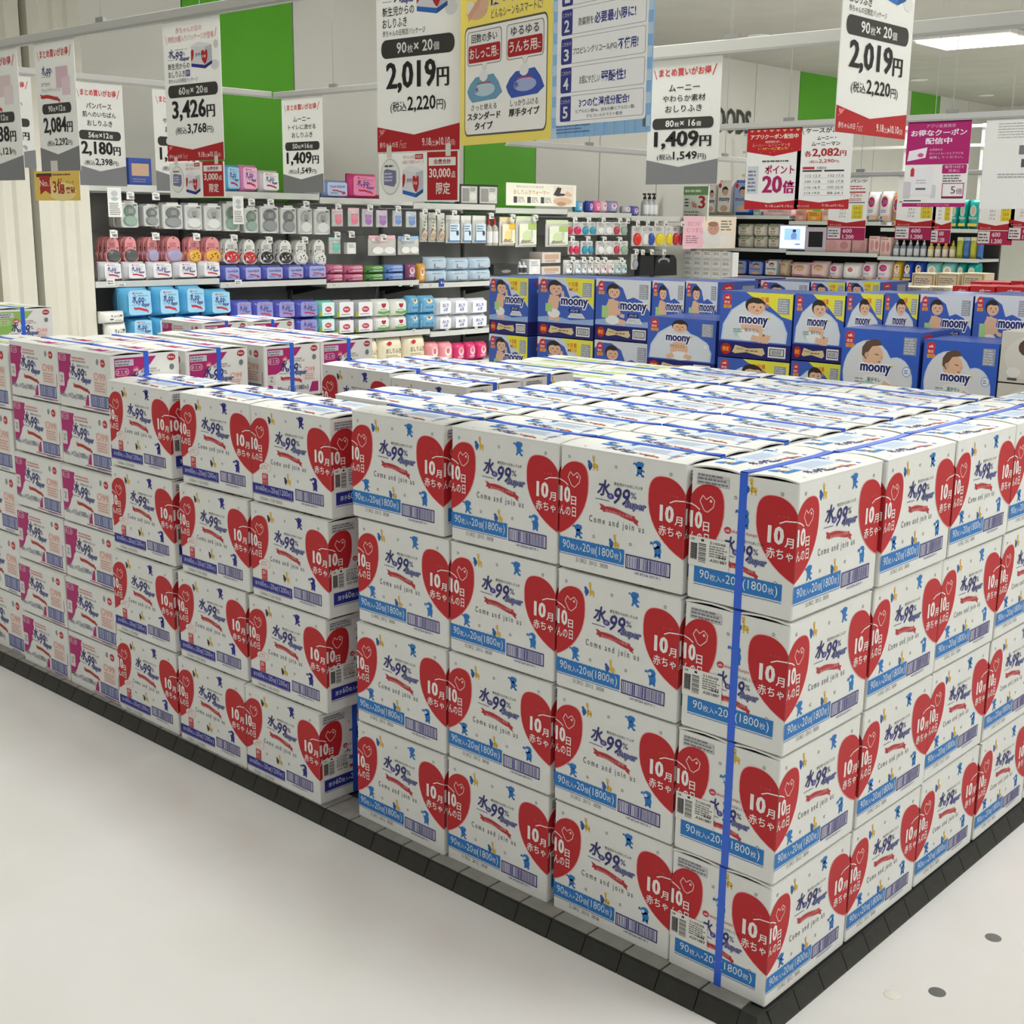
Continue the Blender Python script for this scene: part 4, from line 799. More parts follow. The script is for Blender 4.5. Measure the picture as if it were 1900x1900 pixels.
# base shelf
for x0, x1, y0, c, st, d in ((1214,1278,893,(236,226,196),'cream','cream pack with a red badge'), (1281,1376,898,(236,228,200),'cream','cream pack with a red badge'), (1379,1465,895,(236,226,196),'cream','cream pack with a red badge'), (1469,1515,920,(240,160,166),'badge','coral pink pack'), (1518,1570,920,(240,160,166),'badge','coral pink pack'), (1574,1617,924,(222,60,120),'badge','hot pink pack'), (1620,1660,920,(222,60,120),'badge','hot pink pack'), (1663,1703,918,(222,60,120),'badge','hot pink pack')):
    r = onwall('pack', A_, x0, y0, x1, 990, c, st, d, R5, .19, .13); top = min(r.location.z+r.scale.z, zl(bay(r.location.y+r.scale.x/2))-.04); r.location.z = .331; r.scale.z = top-.331
# top shelf
for x0, y0, x1, y1, c, st, d in ((672,222,735,330,(110,186,232),'wipes','sky blue wipes pack'), (731,222,806,330,(240,150,200),'wipes','pink wipes pack'), (808,244,890,334,(236,234,236),'wipes','white wipes pack'), (1057,282,1160,348,(150,170,226),'indigo','periwinkle wipes pack'), (1157,256,1274,352,(232,70,140),'wipes','large hot pink wipes pack')):
    onwall('pack', A_, x0, y0, x1, y1, c, st, d, R0, -.02, .09, zt)
for x0, y0, x1, y1, c, d in ((1276,340,1368,362,(228,90,140),'flat pink pack'), (1380,342,1482,370,(120,206,190),'flat mint pack'), (1486,342,1588,372,(120,206,190),'flat mint pack'), (1000,338,1054,350,(200,206,224),'flat lilac pack')):
    onwall('pack', A_, x0, y0, x1, y1, c, 'photo', d, R0, -.02, .16, zt)
onwall('box', A_, 1592, 298, 1662, 384, (96,96,92), 'warmer', 'grey wipe warmer carton', R0, -.02, .14, zt); onwall('box', A_, 1664, 300, 1740, 386, (96,96,92), 'warmer', 'grey wipe warmer carton', R0, -.02, .14, zt)
onwall('box', A_, 290, 195, 388, 330, (60,84,160), 'window', 'blue fronted box beside the hanging price posters', R0, -.02, .1, zt)
for k, (x0, x1, c, d) in enumerate(((655,697,(90,180,226),'sky blue'), (730,772,(60,70,170),'dark blue'), (780,822,(236,110,170),'pink'), (824,868,(226,190,206),'pale pink'), (872,950,(150,146,186),'lilac'), (985,1035,(206,206,216),'white'), (1040,1095,(90,96,180),'indigo'))):
    onwall('pack', B_, x0, 275 if k < 5 else 312, x1, 352, c, 'badge', d+' mini pack beside the warmer sign', R0, -.02, .08, zt)
for x0 in (1135, 1168, 1200): onwall('bottle', B_, x0, 222, x0+32, 360, (190,196,196), 'pump', 'clear pump bottle with a black head', R0, -.02, .08, zt)
RD = (206, 40, 90); TL = (50, 150, 180); WT = (230, 230, 230)
R6 = 'the upper gadget hooks'; R7 = 'the lower gadget hooks'; R8 = 'the hooks under the gadgets'
for x0, x1, c, d in ((592,628,RD,'crimson'), (634,692,RD,'crimson'), (694,744,TL,'teal'), (747,795,TL,'teal'), (802,853,WT,'white'), (857,914,WT,'white'), (917,960,(190,60,80),'rose'), (965,1016,(150,170,150),'pale green')): onwall('tag', B_, x0, 424, x1, 517, c, None, d+' carded gadget', R6, 0, .05)
for x0, x1, c, d in ((557,628,RD,'crimson'), (632,680,RD,'crimson'), (692,733,TL,'teal'), (736,774,TL,'teal'), (800,853,WT,'white'), (857,914,WT,'white'), (918,960,(190,60,80),'rose'), (965,1022,(150,170,150),'pale green')): onwall('tag', B_, max(x0, 604), 560, x1, 655, c, None, d+' carded gadget', R7, 0, .05)
for x0, x1, c, d in ((1057,1116,(222,50,40),'scarlet'), (1120,1162,(232,230,226),'white'), (1165,1206,(50,80,170),'cobalt blue'), (1210,1282,(232,206,40),'yellow'), (1288,1334,(232,206,40),'yellow'), (1337,1377,(196,40,50),'deep red'), (1379,1419,(206,50,80),'deep red')): onwall('tag', B_, x0, 452, x1, 595, c, None, d+' long carded gadget', R6, 0, .06)
for x0, x1, c, d in ((566,620,(230,214,216),'pale pink'), (634,676,(170,206,214),'pale teal'), (680,718,(170,206,214),'pale teal'), (722,764,(226,190,190),'rose'), (767,810,(226,190,190),'rose'), (814,862,(226,150,150),'salmon'), (866,912,(226,150,150),'salmon'), (916,958,(60,150,140),'green'), (961,1004,(60,150,140),'green')): onwall('pouch', B_, x0, 694, x1, 793, c, 'white', d+' slim tube packet', R8, 0, .05)
onwall('tag', B_, 1050, 650, 1088, 760, (150,160,170), None, 'grey carded brush', R8, 0, .05)
onwall('mesh_bag', B_, 1092, 645, 1192, 800, (34,34,36), None, 'black mesh bag without a card', R8, 0, .06); onwall('mesh_bag', B_, 1196, 660, 1354, 800, (34,34,36), 'moon', 'black mesh bag with a pale crescent card', R8, 0, .06)
for x0, y0, x1, y1, st in ((402,640,536,712,'window'), (400,740,534,792,'window')): onwall('box', B_, x0, y0, x1, y1, (216,206,196), st, 'beige window box', R3, .02, .15, None if y0 < 700 else None)
onwall('box', B_, 312, 690, 390, 792, (226,228,228), None, 'narrow white box beside beige window boxes', R3, .02, .1); onwall('bottle', B_, 250, 702, 278, 792, (228,230,230), None, 'small white bottle', R3, .02, .07); onwall('bottle', B_, 280, 702, 306, 792, (228,230,230), None, 'small white bottle', R3, .02, .07)
onwall('box', B_, 60, 725, 235, 792, (60,60,58), None, 'low dark box beside small white bottles', R3, .02, .15)
# hooks with price flags
mh = MB(); mh.tube([(0, BACK+.0312-XG, 0), (0, .0, 0), (0, .012, .004)], .0022, mat((150, 150, 148), .3, .6), 5)
for k in range(len(mh.v)): x, y, z = mh.v[k]; mh.v[k] = (x, -y, z)
mh = mh.mesh('arm'); mc = MB(); mc.box(-.014, -.03, .004, .014, .0, .010, mat((232, 232, 228), .3), .002); mc.box(-.004, -.032, -.002, .004, .004, .006, mat((226, 226, 222), .3)); mc = mc.mesh('clip')
mf = MB(); mf.box(-.026, -.034, -.038, .026, -.031, .006, mat((240, 240, 236), .5)); mf = mf.mesh('price_flag')
ap = Art(); ap.lines(-.02, -.012, .018, 0, 2, (110, 110, 110)); ap.T('980', -.012, -.033, .022, -.016, INK, .02); ap = ap.mesh()
HK = [A_(*p) for p in ((300,340),(400,340),(775,362),(850,364),(990,377),(1115,384),(1240,389),(1350,395),(1455,402),(1505,407),(1570,412),(1715,422),(1800,427),(235,492),(400,502),(560,504),(707,509),(845,517),(985,517),(1112,497),(1168,494),(1293,507),(1385,507))]
HK += [B_(*p) for p in ((360,392),(620,396),(735,402),(838,406),(955,412),(1010,415),(1080,418),(1150,427),(1210,427),(1275,432),(1395,434),(620,540),(730,542),(845,546),(955,548),(605,688),(700,688),(750,688),(795,690),(850,690),(965,692),(1055,632),(1115,636),(1180,634),(1265,634))]
for k, (px, py) in enumerate(HK):
    p = UX(px, py, XG+.035)
    if (p.y-Y0B) % BW < .034: p.y += .034
    if (p.y-Y0B) % BW > BW-.016: p.y -= .02
    t = thing('price_hook', '', 'hook', (XG, p.y, min(p.z+.012, zt(bay(p.y))-.048)), math.pi/2, 'display hooks with white price flags'); _order.append(('wire hook carrying a white price flag', 'the wall shelving', t))
    ob('arm', mh, t); ob('clip', mc, t); f = ob('price_flag', mf, t); place('flag_print', ap, f, (0, -.0345, 0))
# price cards on shelf rails
for x, y, xf, w, h, c in ((222,683,.062,.055,.04,0),(722,684,.062,.055,.035,0),(266,693,.062,.05,.02,0),(683,693,.062,.03,.02,0),(1100,694,.062,.03,.02,0),(1238,694,.062,.03,.02,0),(1356,694,.062,.03,.02,0),(1400,694,.062,.03,.02,0),(1444,694,.062,.03,.02,0),(1478,694,.062,.03,.02,0),(1518,685,.062,.055,.06,1),(1410,872,.182,.03,.02,0),(1540,866,.182,.03,.02,0),(1654,860,.182,.03,.02,0)):
    p = UX(*A_(x, y), XG+xf); s = MB(); s.box(-w/2, -.002, -h/2, w/2, 0, h/2, mat((44, 70, 160) if c else (238, 238, 234), .5)); a = Art()
    if c: [a.T(str(q), -.02+q*.012, -.008, -.012+q*.012, .008, WHITE) for q in (1, 2, 3)]
    else: a.lines(-w*.4, -h*.35, w*.4, h*.35, 2, (110, 110, 110))
    o = s.build('price_card'); o.location = p; o.rotation_euler[2] = math.pi/2; a.put('card_print', o, (0, -.0024, 0))
    o['category'] = 'price card'; o['group'] = 'price cards on the shelf rails'; _order.append(('blue price card' if c else 'small white price card', 'the front rails of the wall shelving', o))
# ------------------------------------------------------------------ board signs on the shelves
def stand_board(name, label, f, x0, y0, x1, y1, xf, art, c=PAPER):
    a = UX(*f(x0, y0), XG+xf); b = UX(*f(x1, y1), XG+xf); W, H = b.y-a.y, a.z-b.z
    t = thing(name, label, 'sign', (XG+xf, (a.y+b.y)/2, b.z), math.pi/2); t.scale = (W, 1, H)
    s = MB(); s.box(-.5, 0, 0, .5, .006, 1, mat(c, .5)); s.build('board', t); ob('front_print', art.mesh(), t); return t
a = U(); a.T('赤ちゃんも ビックリの あったか!', .14, .80, .52, .90, (110, 90, 60), .0); a.T('おしりふきウォーマー', .10, .50, .60, .70, (206, 150, 70), .01)
for k in range(3): a.rect(.10+.19*k, .12, .15+.19*k, .40, (74, 76, 76), 2); a.lines(.16+.19*k, .14, .26+.19*k, .40, 4, (150, 150, 146), 2)
a.rect(.66, .06, .96, .94, (238, 228, 214), 1); a.ell(.80, .24, .14, .18, (226, 190, 160), 2); a.poly([(.66, .52), (.72, .88), (.78, .84), (.76, .6), (.86, .58), (.86, .5), (.72, .46)], (70, 66, 66), 2.4); a.poly([(.86, .72), (.94, .56), (.92, .44), (.82, .5)], (228, 190, 160), 3); a.ell(.78, .12, .07, .1, (190, 150, 120), 3)
stand_board('shelf_sign', 'cream shelf sign with orange lettering about a wipe warmer', B_, 150, 152, 640, 325, .01, a, (244, 242, 226)).location.z = zt(3)+.002
a = U(); a.rect(0, .0, 1, 1, (240, 226, 206), .5); a.poly([(0, 0), (.34, 0), (.42, .3), (.34, .7), (.38, 1), (0, 1)], (238, 192, 206), 1); a.T('おむつの', .08, .70, .3, .84, (214, 110, 130), .0); a.T('むつまじ', .06, .50, .36, .64, (214, 110, 130), .0); a.lines(.05, .16, .30, .42, 4, (170, 120, 130), 2)
a.ell(.56, .36, .2, .34, (226, 224, 220), 1.4); a.ell(.56, .62, .11, .2, (206, 156, 136), 2); a.ell(.55, .76, .1, .08, (160, 120, 100), 2.4); a.ell(.52, .62, .012, .012, (90, 60, 50), 3, 6); a.ell(.6, .62, .012, .012, (90, 60, 50), 3, 6); a.lines(.70, .55, .95, .9, 4, (140, 130, 110), 2); a.rect(.70, .1, .8, .4, (232, 230, 226), 2); a.rect(.84, .1, .94, .4, (232, 230, 226), 2)
stand_board('shelf_sign', 'pink and cream shelf sign showing a swaddled baby', B_, 1402, 382, 1762, 610, .03, a)
# ------------------------------------------------------------------ nappy shelving across the back, three bays facing the aisle
YR = 9.4
XR0, RW, NR = -6.60, .97, 3
def rz(k, b): return [(1.488, 1.438, 1.385), (1.168, 1.150, 1.128), (.90, .90, .90), (.55, .55, .55)][k][b]
def rbay(x): return max(0, min(NR-1, int((x-XR0)/RW)))
for k in range(NR):
    x0 = XR0+k*RW; q = lambda z: z-FLOOR
    t = thing('shelf_unit', '%s bay of the nappy shelving, counted from the wall shelving' % ORD[k], 'shelving', (x0, YR, FLOOR), 0, 'bays of the nappy shelving')
    s = MB(); s.box(.003, .42, 0, RW-.003, .45, q(rz(0, k))-.03, mat((58, 58, 56), .6)); s.build('back_panel', t)
    for nm, i, d in (('top_shelf', 0, .0), ('upper_shelf', 1, -.02), ('lower_shelf', 2, -.04), ('base_shelf', 3, -.06)):
        s = MB(); s.box(.003, d+.012, q(rz(i, k))-.025, RW-.003, .419, q(rz(i, k)), mat((188, 190, 186), .4)); b = s.build(nm, t)
        s = MB(); s.box(.003, d, q(rz(i, k))-.03, RW-.003, d+.0115, q(rz(i, k))+.004, mat((214, 220, 216), .25)); s.build('price_rail', b)
    s = MB(); s.box(.003, -.06, 0, RW-.003, .419, q(.55)-.026, mat((150, 150, 148), .5)); s.build('plinth', t)
# white display frame above it
fr = thing('wire_grid', 'white post and rail grid rising behind the nappy shelving', 'grid', (XR0, YR, FLOOR))
zA, zB, zC = UY(1600, 322, YR+.5).z, UY(1600, 276, YR+.5).z, UY(1600, 375, YR+.5).z
for px in (1385, 1530, 1676, 1818):
    x = UY(px, 330, YR+.5).x-XR0; s = MB(); s.box(x-.014, .49, 0, x+.014, .51, 2.32-FLOOR, mat((226, 228, 224), .35), .003); s.build('post', fr)
for z in (zA, zB, zC, 2.3):
    s = MB(); s.box(.1, .475, z-.013-FLOOR, 3.4, .489, z+.013-FLOOR, mat((226, 228, 224), .35), .003); s.build('rail', fr)
def onback(kind, x0, y0, x1, y1, c, style, desc, row, i=None, yf=.02, depth=.12, name=None, cat=None):
    a = UY(x0, y0, YR+yf); b = UY(x1, y0, YR+yf); w = b.x-a.x; xm = (a.x+b.x)/2; z0, z1 = UY(x0, y1, YR+yf).z, a.z
    if i is not None: z0 = rz(i, rbay(a.x))+.001; z1 = max(z1, z0+.04)
    if i: z1 = min(z1, rz(i-1, rbay(b.x))-.034)
    return item(kind, c, style, desc, row, (xm, YR+yf+depth/2, z0), (w*.97, depth, z1-z0), 0, name, cat)
N0, N1, N2 = 'the top nappy shelf', 'the upper nappy shelf', 'the lower nappy shelf'
DP = dict(name='nappy_pack', cat='nappy pack')
for x0, y0, x1, y1, c, st, d in ((1312,342,1330,396,(236,228,220),'diaper','white nappy pack with a baby'), (1331,334,1360,398,(236,228,220),'diaper','white nappy pack with a baby'), (1361,334,1396,405,(60,100,200),'diaper','blue nappy pack with a baby'), (1607,356,1630,416,(240,232,232),'merry','white nappy pack with a red heart'), (1631,355,1655,418,(240,232,232),'merry','white nappy pack with a red heart'), (1656,358,1674,416,(206,130,60),'merry','orange nappy pack with a red heart')):
    onback('pack', x0, y0, x1, y1, c, st, d, N0, 0, **DP)
for x0, x1 in ((1764, 1779), (1780, 1796), (1797, 1819)): onback('pack', x0, 370, x1, 424, (20, 160, 150), 'teal', 'teal nappy pack', N0, 0, **DP)
for x0, x1, y0, c, d in ((1398,1412,386,(170,190,190),'pale grey'), (1416,1470,388,(236,196,200),'pale pink'), (1476,1497,390,(232,160,150),'coral'), (1498,1524,392,(240,170,70),'orange'), (1525,1541,390,(240,190,170),'peach')): onback('box', x0, y0, x1, 408, c, None, d+' low box', N0, 0)
for x0, x1 in ((1366, 1394), (1396, 1420), (1422, 1448)):
    t = onback('pack', x0, 415, x1, 444, (226, 222, 212), 'leaf', 'white leafy nappy pack, upper layer', N1, None, .02, .12, **DP); z1 = t.location.z+t.scale.z
    b = onback('pack', x0, 444, x1, 473, (226, 222, 212), 'leaf', 'white leafy nappy pack, under layer', N1, 1, .02, .12, **DP); b.scale.z = (z1-b.location.z)*.5; t.location.z = b.location.z+b.scale.z; t.scale.z = b.scale.z
def screen(label, x0, y0, x1, y1, art, frame, emit):
    a = UY(x0, y0, YR-.02); b = UY(x1, y1, YR-.02); W, H = b.x-a.x, min(.235, a.z-b.z); t = thing('display_screen', label, 'screen', ((a.x+b.x)/2, YR-.002, rz(1, rbay(a.x))+.001))
    s = MB(); s.box(-W/2, 0, 0, W/2, .03, H, mat(frame, .4), .006); s.build('casing', t); art(t, W, H); return t
def scr1(t, W, H):
    a = Art(); a.rect(-W*.46, H*.05, W*.46, H*.95, mat((214, 230, 252), .4, 0, 1.0), 2); a.rect(-W*.3, H*.38, W*.28, H*.85, mat((150, 196, 246), .4, 0, .9), 3); a.ell(W*.06, H*.76, W*.07, H*.06, mat((40, 44, 80), .4, 0, .3), 4, 10)
    a.poly([(-W*.04, H*.42), (W*.14, H*.42), (W*.16, H*.6), (W*.1, H*.7), (0, H*.7), (-W*.06, H*.58)], mat((120, 140, 200), .4, 0, .8), 4); a.ell(W*.2, H*.22, W*.12, H*.03, mat((110, 110, 200), .4, 0, .8), 4, 10); a.put('lit_screen', t, (0, -.0004, 0))
def scr2(t, W, H):
    a = Art(); a.rect(-W*.34, H*.2, W*.36, H*.82, (30, 30, 38), 2); a.put('dark_screen', t, (0, -.0004, 0))
screen('glowing pale blue screen showing a figure among the nappy packs', 1445, 416, 1492, 472, scr1, (214, 210, 232), 1)
screen('pale lilac panel with a dark square screen beside the glowing screen', 1494, 418, 1528, 474, scr2, (206, 196, 210), 0)
for x0, x1, y0, c, st, d in ((1530,1580,440,(222,176,178),'pinkface','long dusky pink box'), (1581,1609,442,(206,160,164),'pinkface','dusky pink box'), (1613,1633,438,(240,206,200),'pinkface','pale pink box'), (1634,1654,440,(240,206,200),'pinkface','pale pink box')): onback('box', x0, y0, x1, 470, c, st, d, N1, 1, .02, .14)
for k in range(5): onback('bottle', 1656+k*12.6, 445, 1668+k*12.6, 474, (150, 160, 176), None, 'grey blue jar', N1, 1, .02, .07)
for k, c in enumerate(((226,196,110),(190,176,150),(222,170,120),(206,190,120))): onback('bottle', 1720+k*13.5, 446, 1732+k*13.5, 476, c, (236, 200, 80), 'yellow capped jar', N1, 1, .02, .07)
for k, c in enumerate(((190,196,70),(70,120,190),(200,196,60),(60,110,180))): onback('pouch', 1775+k*12.6, 440, 1787+k*12.6, 478, c, 'solid', ('yellow green' if k % 2 == 0 else 'blue')+' upright pouch', N1, 1, .02, .05)
for x0, x1, y0, c, st, d in ((1360,1386,481,(44,84,190),'diaper','deep blue nappy pack'), (1388,1417,483,(44,84,190),'diaper','deep blue nappy pack'), (1419,1444,481,(190,196,210),'diaper','silver nappy pack'), (1445,1462,482,(206,190,160),'baby','tan nappy pack'), (1464,1500,486,(236,206,204),'baby','blush nappy pack with a sleeping baby'), (1501,1535,484,(236,206,204),'baby','blush nappy pack with a sleeping baby'), (1537,1559,488,(240,226,230),'merry','white nappy pack with a red heart'), (1560,1597,487,(240,236,234),'badge','white dotted nappy pack'), (1598,1622,486,(240,226,230),'merry','white nappy pack with a red heart'), (1625,1654,484,(240,226,230),'merry','white nappy pack with a red heart'), (1656,1674,484,(226,180,50),'multi','yellow nappy pack'), (1675,1694,482,(40,80,180),'multi','blue nappy pack with white lettering'), (1695,1715,482,(40,80,180),'multi','blue nappy pack with white lettering'), (1716,1744,484,(140,206,200),'teal','pale teal nappy pack'), (1745,1773,482,(140,206,200),'teal','pale teal nappy pack'), (1774,1792,484,(20,156,146),'teal','teal nappy pack'), (1793,1815,484,(20,156,146),'teal','teal nappy pack')):
    onback('pack', x0, y0, x1, 526, c, st, d, N2, 2, -.01, .16, **DP)
# white rack of small sachets between the two shelving runs
YK = 8.64; pa, pb = UY(1268, 466, YK), UY(1358, 513, YK)
t = thing('sachet_rack', 'white rack of small printed sachets between wall shelving and nappy shelving', 'rack', ((pa.x+pb.x)/2, YK, .75)); t.scale = (pb.x-pa.x, .1, pa.z-.75)
s = MB(); s.box(-.5, 0, 0, .5, 1, 1, mat((222, 222, 218), .5)); s.build('rack_body', t)
for r in range(3):
    for k in range(5):
        a = U(); a.rect(.03+.19*k, .86-.24*r, .19+.19*k, 1.02-.24*r, (236, 236, 232), 1.5); a.lines(.05+.19*k, .93-.24*r, .17+.19*k, 1.0-.24*r, 2, (130, 130, 130), 2, k+r); a.rect(.05+.19*k, .80-.24*r, .17+.19*k, .86-.24*r, (206, 208, 208), 2)
        for q in range(len(a.b.v)): x, y, z = a.b.v[q]; a.b.v[q] = (x, y*30-.01, z)
        ob('sachet', a.mesh(), t)
s = MB(); s.box(-.5, 0, (FLOOR-.75)/(pa.z-.75), .5, 1, -.001, mat((190, 190, 186), .5)); s.build('rack_stand', t)
a = U(); a.rect(0, 0, 1, 1, (238, 240, 230), .5); a.rect(0, .74, 1, 1, (120, 160, 110), 1); a.lines(.05, .8, .9, .94, 1, (220, 232, 214), 2); a.T('No.', .36, .36, .58, .56, (186, 50, 56), .02); a.T('3', .62, .34, .9, .72, (186, 50, 56), .03); a.lines(.06, .38, .28, .66, 3, (90, 110, 90), 2); a.lines(.06, .1, .8, .28, 2, (150, 160, 150), 2)
pa, pb = UY(1269, 346, YK+.13), UY(1312, 408, YK+.13); t = thing('shelf_sign', 'green and white sign reading No. 3 above the sachet rack', 'sign', ((pa.x+pb.x)/2, YK+.13, pb.z)); t.scale = (pb.x-pa.x, 1, pa.z-pb.z); s = MB(); s.box(-.5, 0, 0, .5, .02, 1, mat(PAPER)); s.build('board', t); ob('front_print', a.mesh(), t)
s = MB(); s.box(-.12, .0, -(pb.z-FLOOR)/(pa.z-pb.z), .12, .02, -.001, mat((206, 206, 202))); s.build('stem', t)
# ------------------------------------------------------------------ nappy cartons stacked behind the display
def nappy_art(style):
    a = U(); blue = (64, 96, 182); W2 = (226, 228, 232)
    if style in ('stand', 'sit'):
        a.rect(0, .24, 1, 1, (214, 218, 222) if style == 'sit' else (206, 214, 224), .4)
        a.poly([(0, .24), (0, .86), (.12, .96), (.32, .96), (.5, .86), (.58, .68), (.7, .72), (.86, .66), (1, .5), (1, .24)], blue, .8); a.poly([(.0, .24), (1, .24), (1, .34), (.6, .30), (.3, .36), (0, .32)], (150, 176, 216), 1)
        if style == 'stand': a.poly([(.46, 1), (1, 1), (1, .54), (.9, .62), (.7, .76), (.56, .86)], (230, 225, 70), 1.2); a.T('大容量', .54, .86, .72, .94, (226, 120, 60), .02); a.T('M58', .56, .78, .72, .85, (226, 150, 60), .02)
    elif style in ('crawl', 'happy'):
        a.rect(0, .24, 1, 1, blue, .4); c2 = (214, 220, 226)
        a.poly([(.03, .26), (.05, .5), (.16, .72), (.34, .86), (.52, .86), (.64, .74), (.74, .70), (.88, .60), (.95, .42), (.94, .26)], (186, 206, 232), .7); a.poly([(.05, .27), (.07, .5), (.18, .71), (.35, .84), (.51, .84), (.63, .72), (.74, .68), (.87, .58), (.93, .42), (.92, .27)], c2, 1)
        if style == 'crawl': a.poly([(.36, 1), (1, 1), (1, .62), (.86, .66), (.7, .80), (.6, .88), (.44, .94)], (230, 225, 70), .9); a.T('大容量', .5, .86, .68, .94, (226, 120, 60), .02); a.T('新素材', .5, .78, .68, .85, (226, 150, 60), .01)
    else:
        a.rect(0, .0, 1, 1, (52, 94, 190) if style == 'sleep' else (206, 202, 190), .4)
        if style == 'sleep':
            for k, (cx, cy, rx, ry) in enumerate(((.36, .42, .33, .44), (.72, .34, .22, .32), (.55, .2, .4, .2))): a.ell(cx, cy, rx, ry, (196, 212, 232), .6+.05*k, 24)
            for k, (cx, cy, rx, ry) in enumerate(((.36, .42, .315, .425), (.72, .34, .205, .305), (.55, .2, .385, .19))): a.ell(cx, cy, rx, ry, (216, 218, 220), 1+.05*k, 24)
        else: a.ell(.5, .5, .44, .46, (214, 211, 200), 1, 24)
    ow = (196, 40, 48)
    if style != 'beige': a.ell(.10, .90, .062, .068, ow, 2, 16); a.ell(.10, .90, .055, .060, (226, 96, 96), 2.3, 16); a.ell(.10, .90, .05, .055, ow, 2.6, 16); a.T('oh', .07, .885, .13, .93, WHITE, .03, 4); a.rect(.045, .80, .155, .865, ow, 2); a.T('限定', .06, .81, .14, .855, (240, 210, 200), .02, 4); a.rect(.05, .745, .16, .795, (238, 166, 60), 2); a.T('12個', .06, .75, .15, .79, (200, 70, 40), .02, 4)
    a.rect(.80, .70, .96, .93, (150, 154, 160), 2); a.lines(.81, .71, .95, .92, 6, (198, 202, 206), 3)
    dw = (232, 232, 230); sk2 = dark(SKIN, .06)
    def word(x0, y0, x1, y1): a.T('moony', x0, y0, x1, y1, (30, 38, 104), .04, 6, 0, out=(240, 240, 244), ow=2.2); a.ell(x1+.01, y1-.01, .018, .018, (226, 200, 60), 6, 8)
    if style == 'stand':
        a.line([(.30, .70), (.26, .48)], .17, SKIN, 2.2); a.ell(.28, .56, .10, .15, SKIN, 2.4); a.line([(.25, .36), (.25, .28)], .09, SKIN, 2.2); a.line([(.34, .36), (.36, .27)], .09, SKIN, 2.2); a.ell(.29, .40, .115, .075, dw, 2.8); a.line([(.36, .62), (.46, .66), (.44, .78)], .055, SKIN, 2.9); face(a, .31, .82, .125, .95, .5, z=3); word(.42, .50, .90, .66); a.rr(.56, .43, .76, .495, .02, (30, 38, 104), 5); a.T('パンツ', .59, .44, .73, .485, WHITE, .02, 6); a.poly([(.54, .34), (.86, .34), (.8, .42), (.6, .42)], (220, 222, 226), 4); a.T('すやさらさら', .59, .355, .81, .405, (110, 110, 120), .0, 5); a.rect(.14, .42, .26, .56, (170, 206, 130), 3.6)
    elif style == 'sit':
        a.line([(.34, .66), (.30, .40)], .2, SKIN, 2.2); a.ell(.31, .50, .115, .18, SKIN, 2.4); a.line([(.36, .33), (.56, .29)], .085, SKIN, 2.6); a.ell(.32, .33, .13, .075, dw, 2.8); a.line([(.37, .58), (.46, .42), (.54, .40)], .06, SKIN, 2.9); face(a, .33, .80, .12, .95, .5, z=3); word(.46, .46, .94, .62); a.rr(.60, .39, .80, .455, .02, (30, 38, 104), 5); a.T('パンツ', .63, .40, .77, .445, WHITE, .02, 6); a.poly([(.56, .29), (.88, .29), (.82, .38), (.62, .38)], (220, 222, 226), 4); a.T('足やさしく', .62, .31, .82, .365, (110, 110, 120), .0, 5); a.rect(.12, .36, .24, .56, (170, 206, 140), 3.6)
    elif style == 'crawl':
        a.ell(.47, .48, .16, .14, SKIN, 2.2); a.line([(.5, .46), (.62, .34), (.72, .33)], .075, SKIN, 2.5); a.ell(.42, .36, .15, .09, dw, 2.7); a.line([(.46, .32), (.6, .29), (.7, .29)], .09, SKIN, 2.9); a.ell(.28, .38, .07, .07, (170, 214, 200), 2.6, 10); face(a, .50, .79, .135, .9, .45, z=3); word(.28, .48, .68, .63); a.T('背中モレ', .36, .40, .56, .46, (110, 110, 120), .02, 5); a.lines(.2, .38, .34, .45, 2, (150, 150, 156), 4)
    elif style == 'happy':
        a.ell(.48, .44, .13, .16, SKIN, 2.2); a.ell(.5, .33, .16, .08, dw, 2.7); a.line([(.4, .34), (.3, .29)], .085, SKIN, 2.9); a.line([(.56, .34), (.66, .30)], .085, SKIN, 2.9); face(a, .48, .85, .115, .95, 0, z=3); word(.28, .54, .64, .69); a.T('すやさらさら', .34, .47, .56, .53, (110, 110, 120), .01, 5); a.ell(.86, .52, .055, .07, (226, 232, 238), 4, 14); a.ell(.86, .52, .044, .056, (150, 176, 206), 4.3, 14); a.ell(.86, .52, .038, .048, (226, 232, 238), 4.6, 14)
    elif style == 'sleep':
        a.ell(.46, .26, .22, .16, (226, 226, 224), 2.0, 18); a.ell(.38, .24, .09, .09, (160, 206, 190), 2.3, 12); a.line([(.56, .30), (.68, .24), (.78, .25)], .085, SKIN, 2.6); a.line([(.58, .18), (.70, .12), (.86, .20)], .075, SKIN, 2.6); a.ell(.41, .66, .14, .15, SKIN, 2.6, 16); a.poly([(.27, .66), (.27, .76), (.32, .84), (.42, .88), (.50, .86), (.52, .80), (.40, .78), (.35, .70), (.33, .60)], (98, 74, 58), 3); a.ell(.335, .66, .03, .04, dark(SKIN, .08), 3.4, 8); a.line([(.44, .68), (.49, .67)], .012, (90, 60, 50), 3.4); a.ell(.53, .64, .022, .022, dark(SKIN, .06), 3.2, 8); a.ell(.50, .58, .022, .012, (196, 110, 100), 3.4, 8)
        word(.26, .40, .66, .54); a.T('背中モレ', .36, .31, .54, .37, (90, 96, 110), .02, 5); a.lines(.2, .28, .33, .36, 2, (150, 150, 156), 4); a.ell(.86, .48, .058, .07, (130, 160, 206), 4, 16); a.ell(.86, .48, .048, .058, (226, 230, 236), 4.4, 16); a.lines(.83, .45, .89, .51, 2, (120, 140, 170), 5)
    elif style == 'beige':
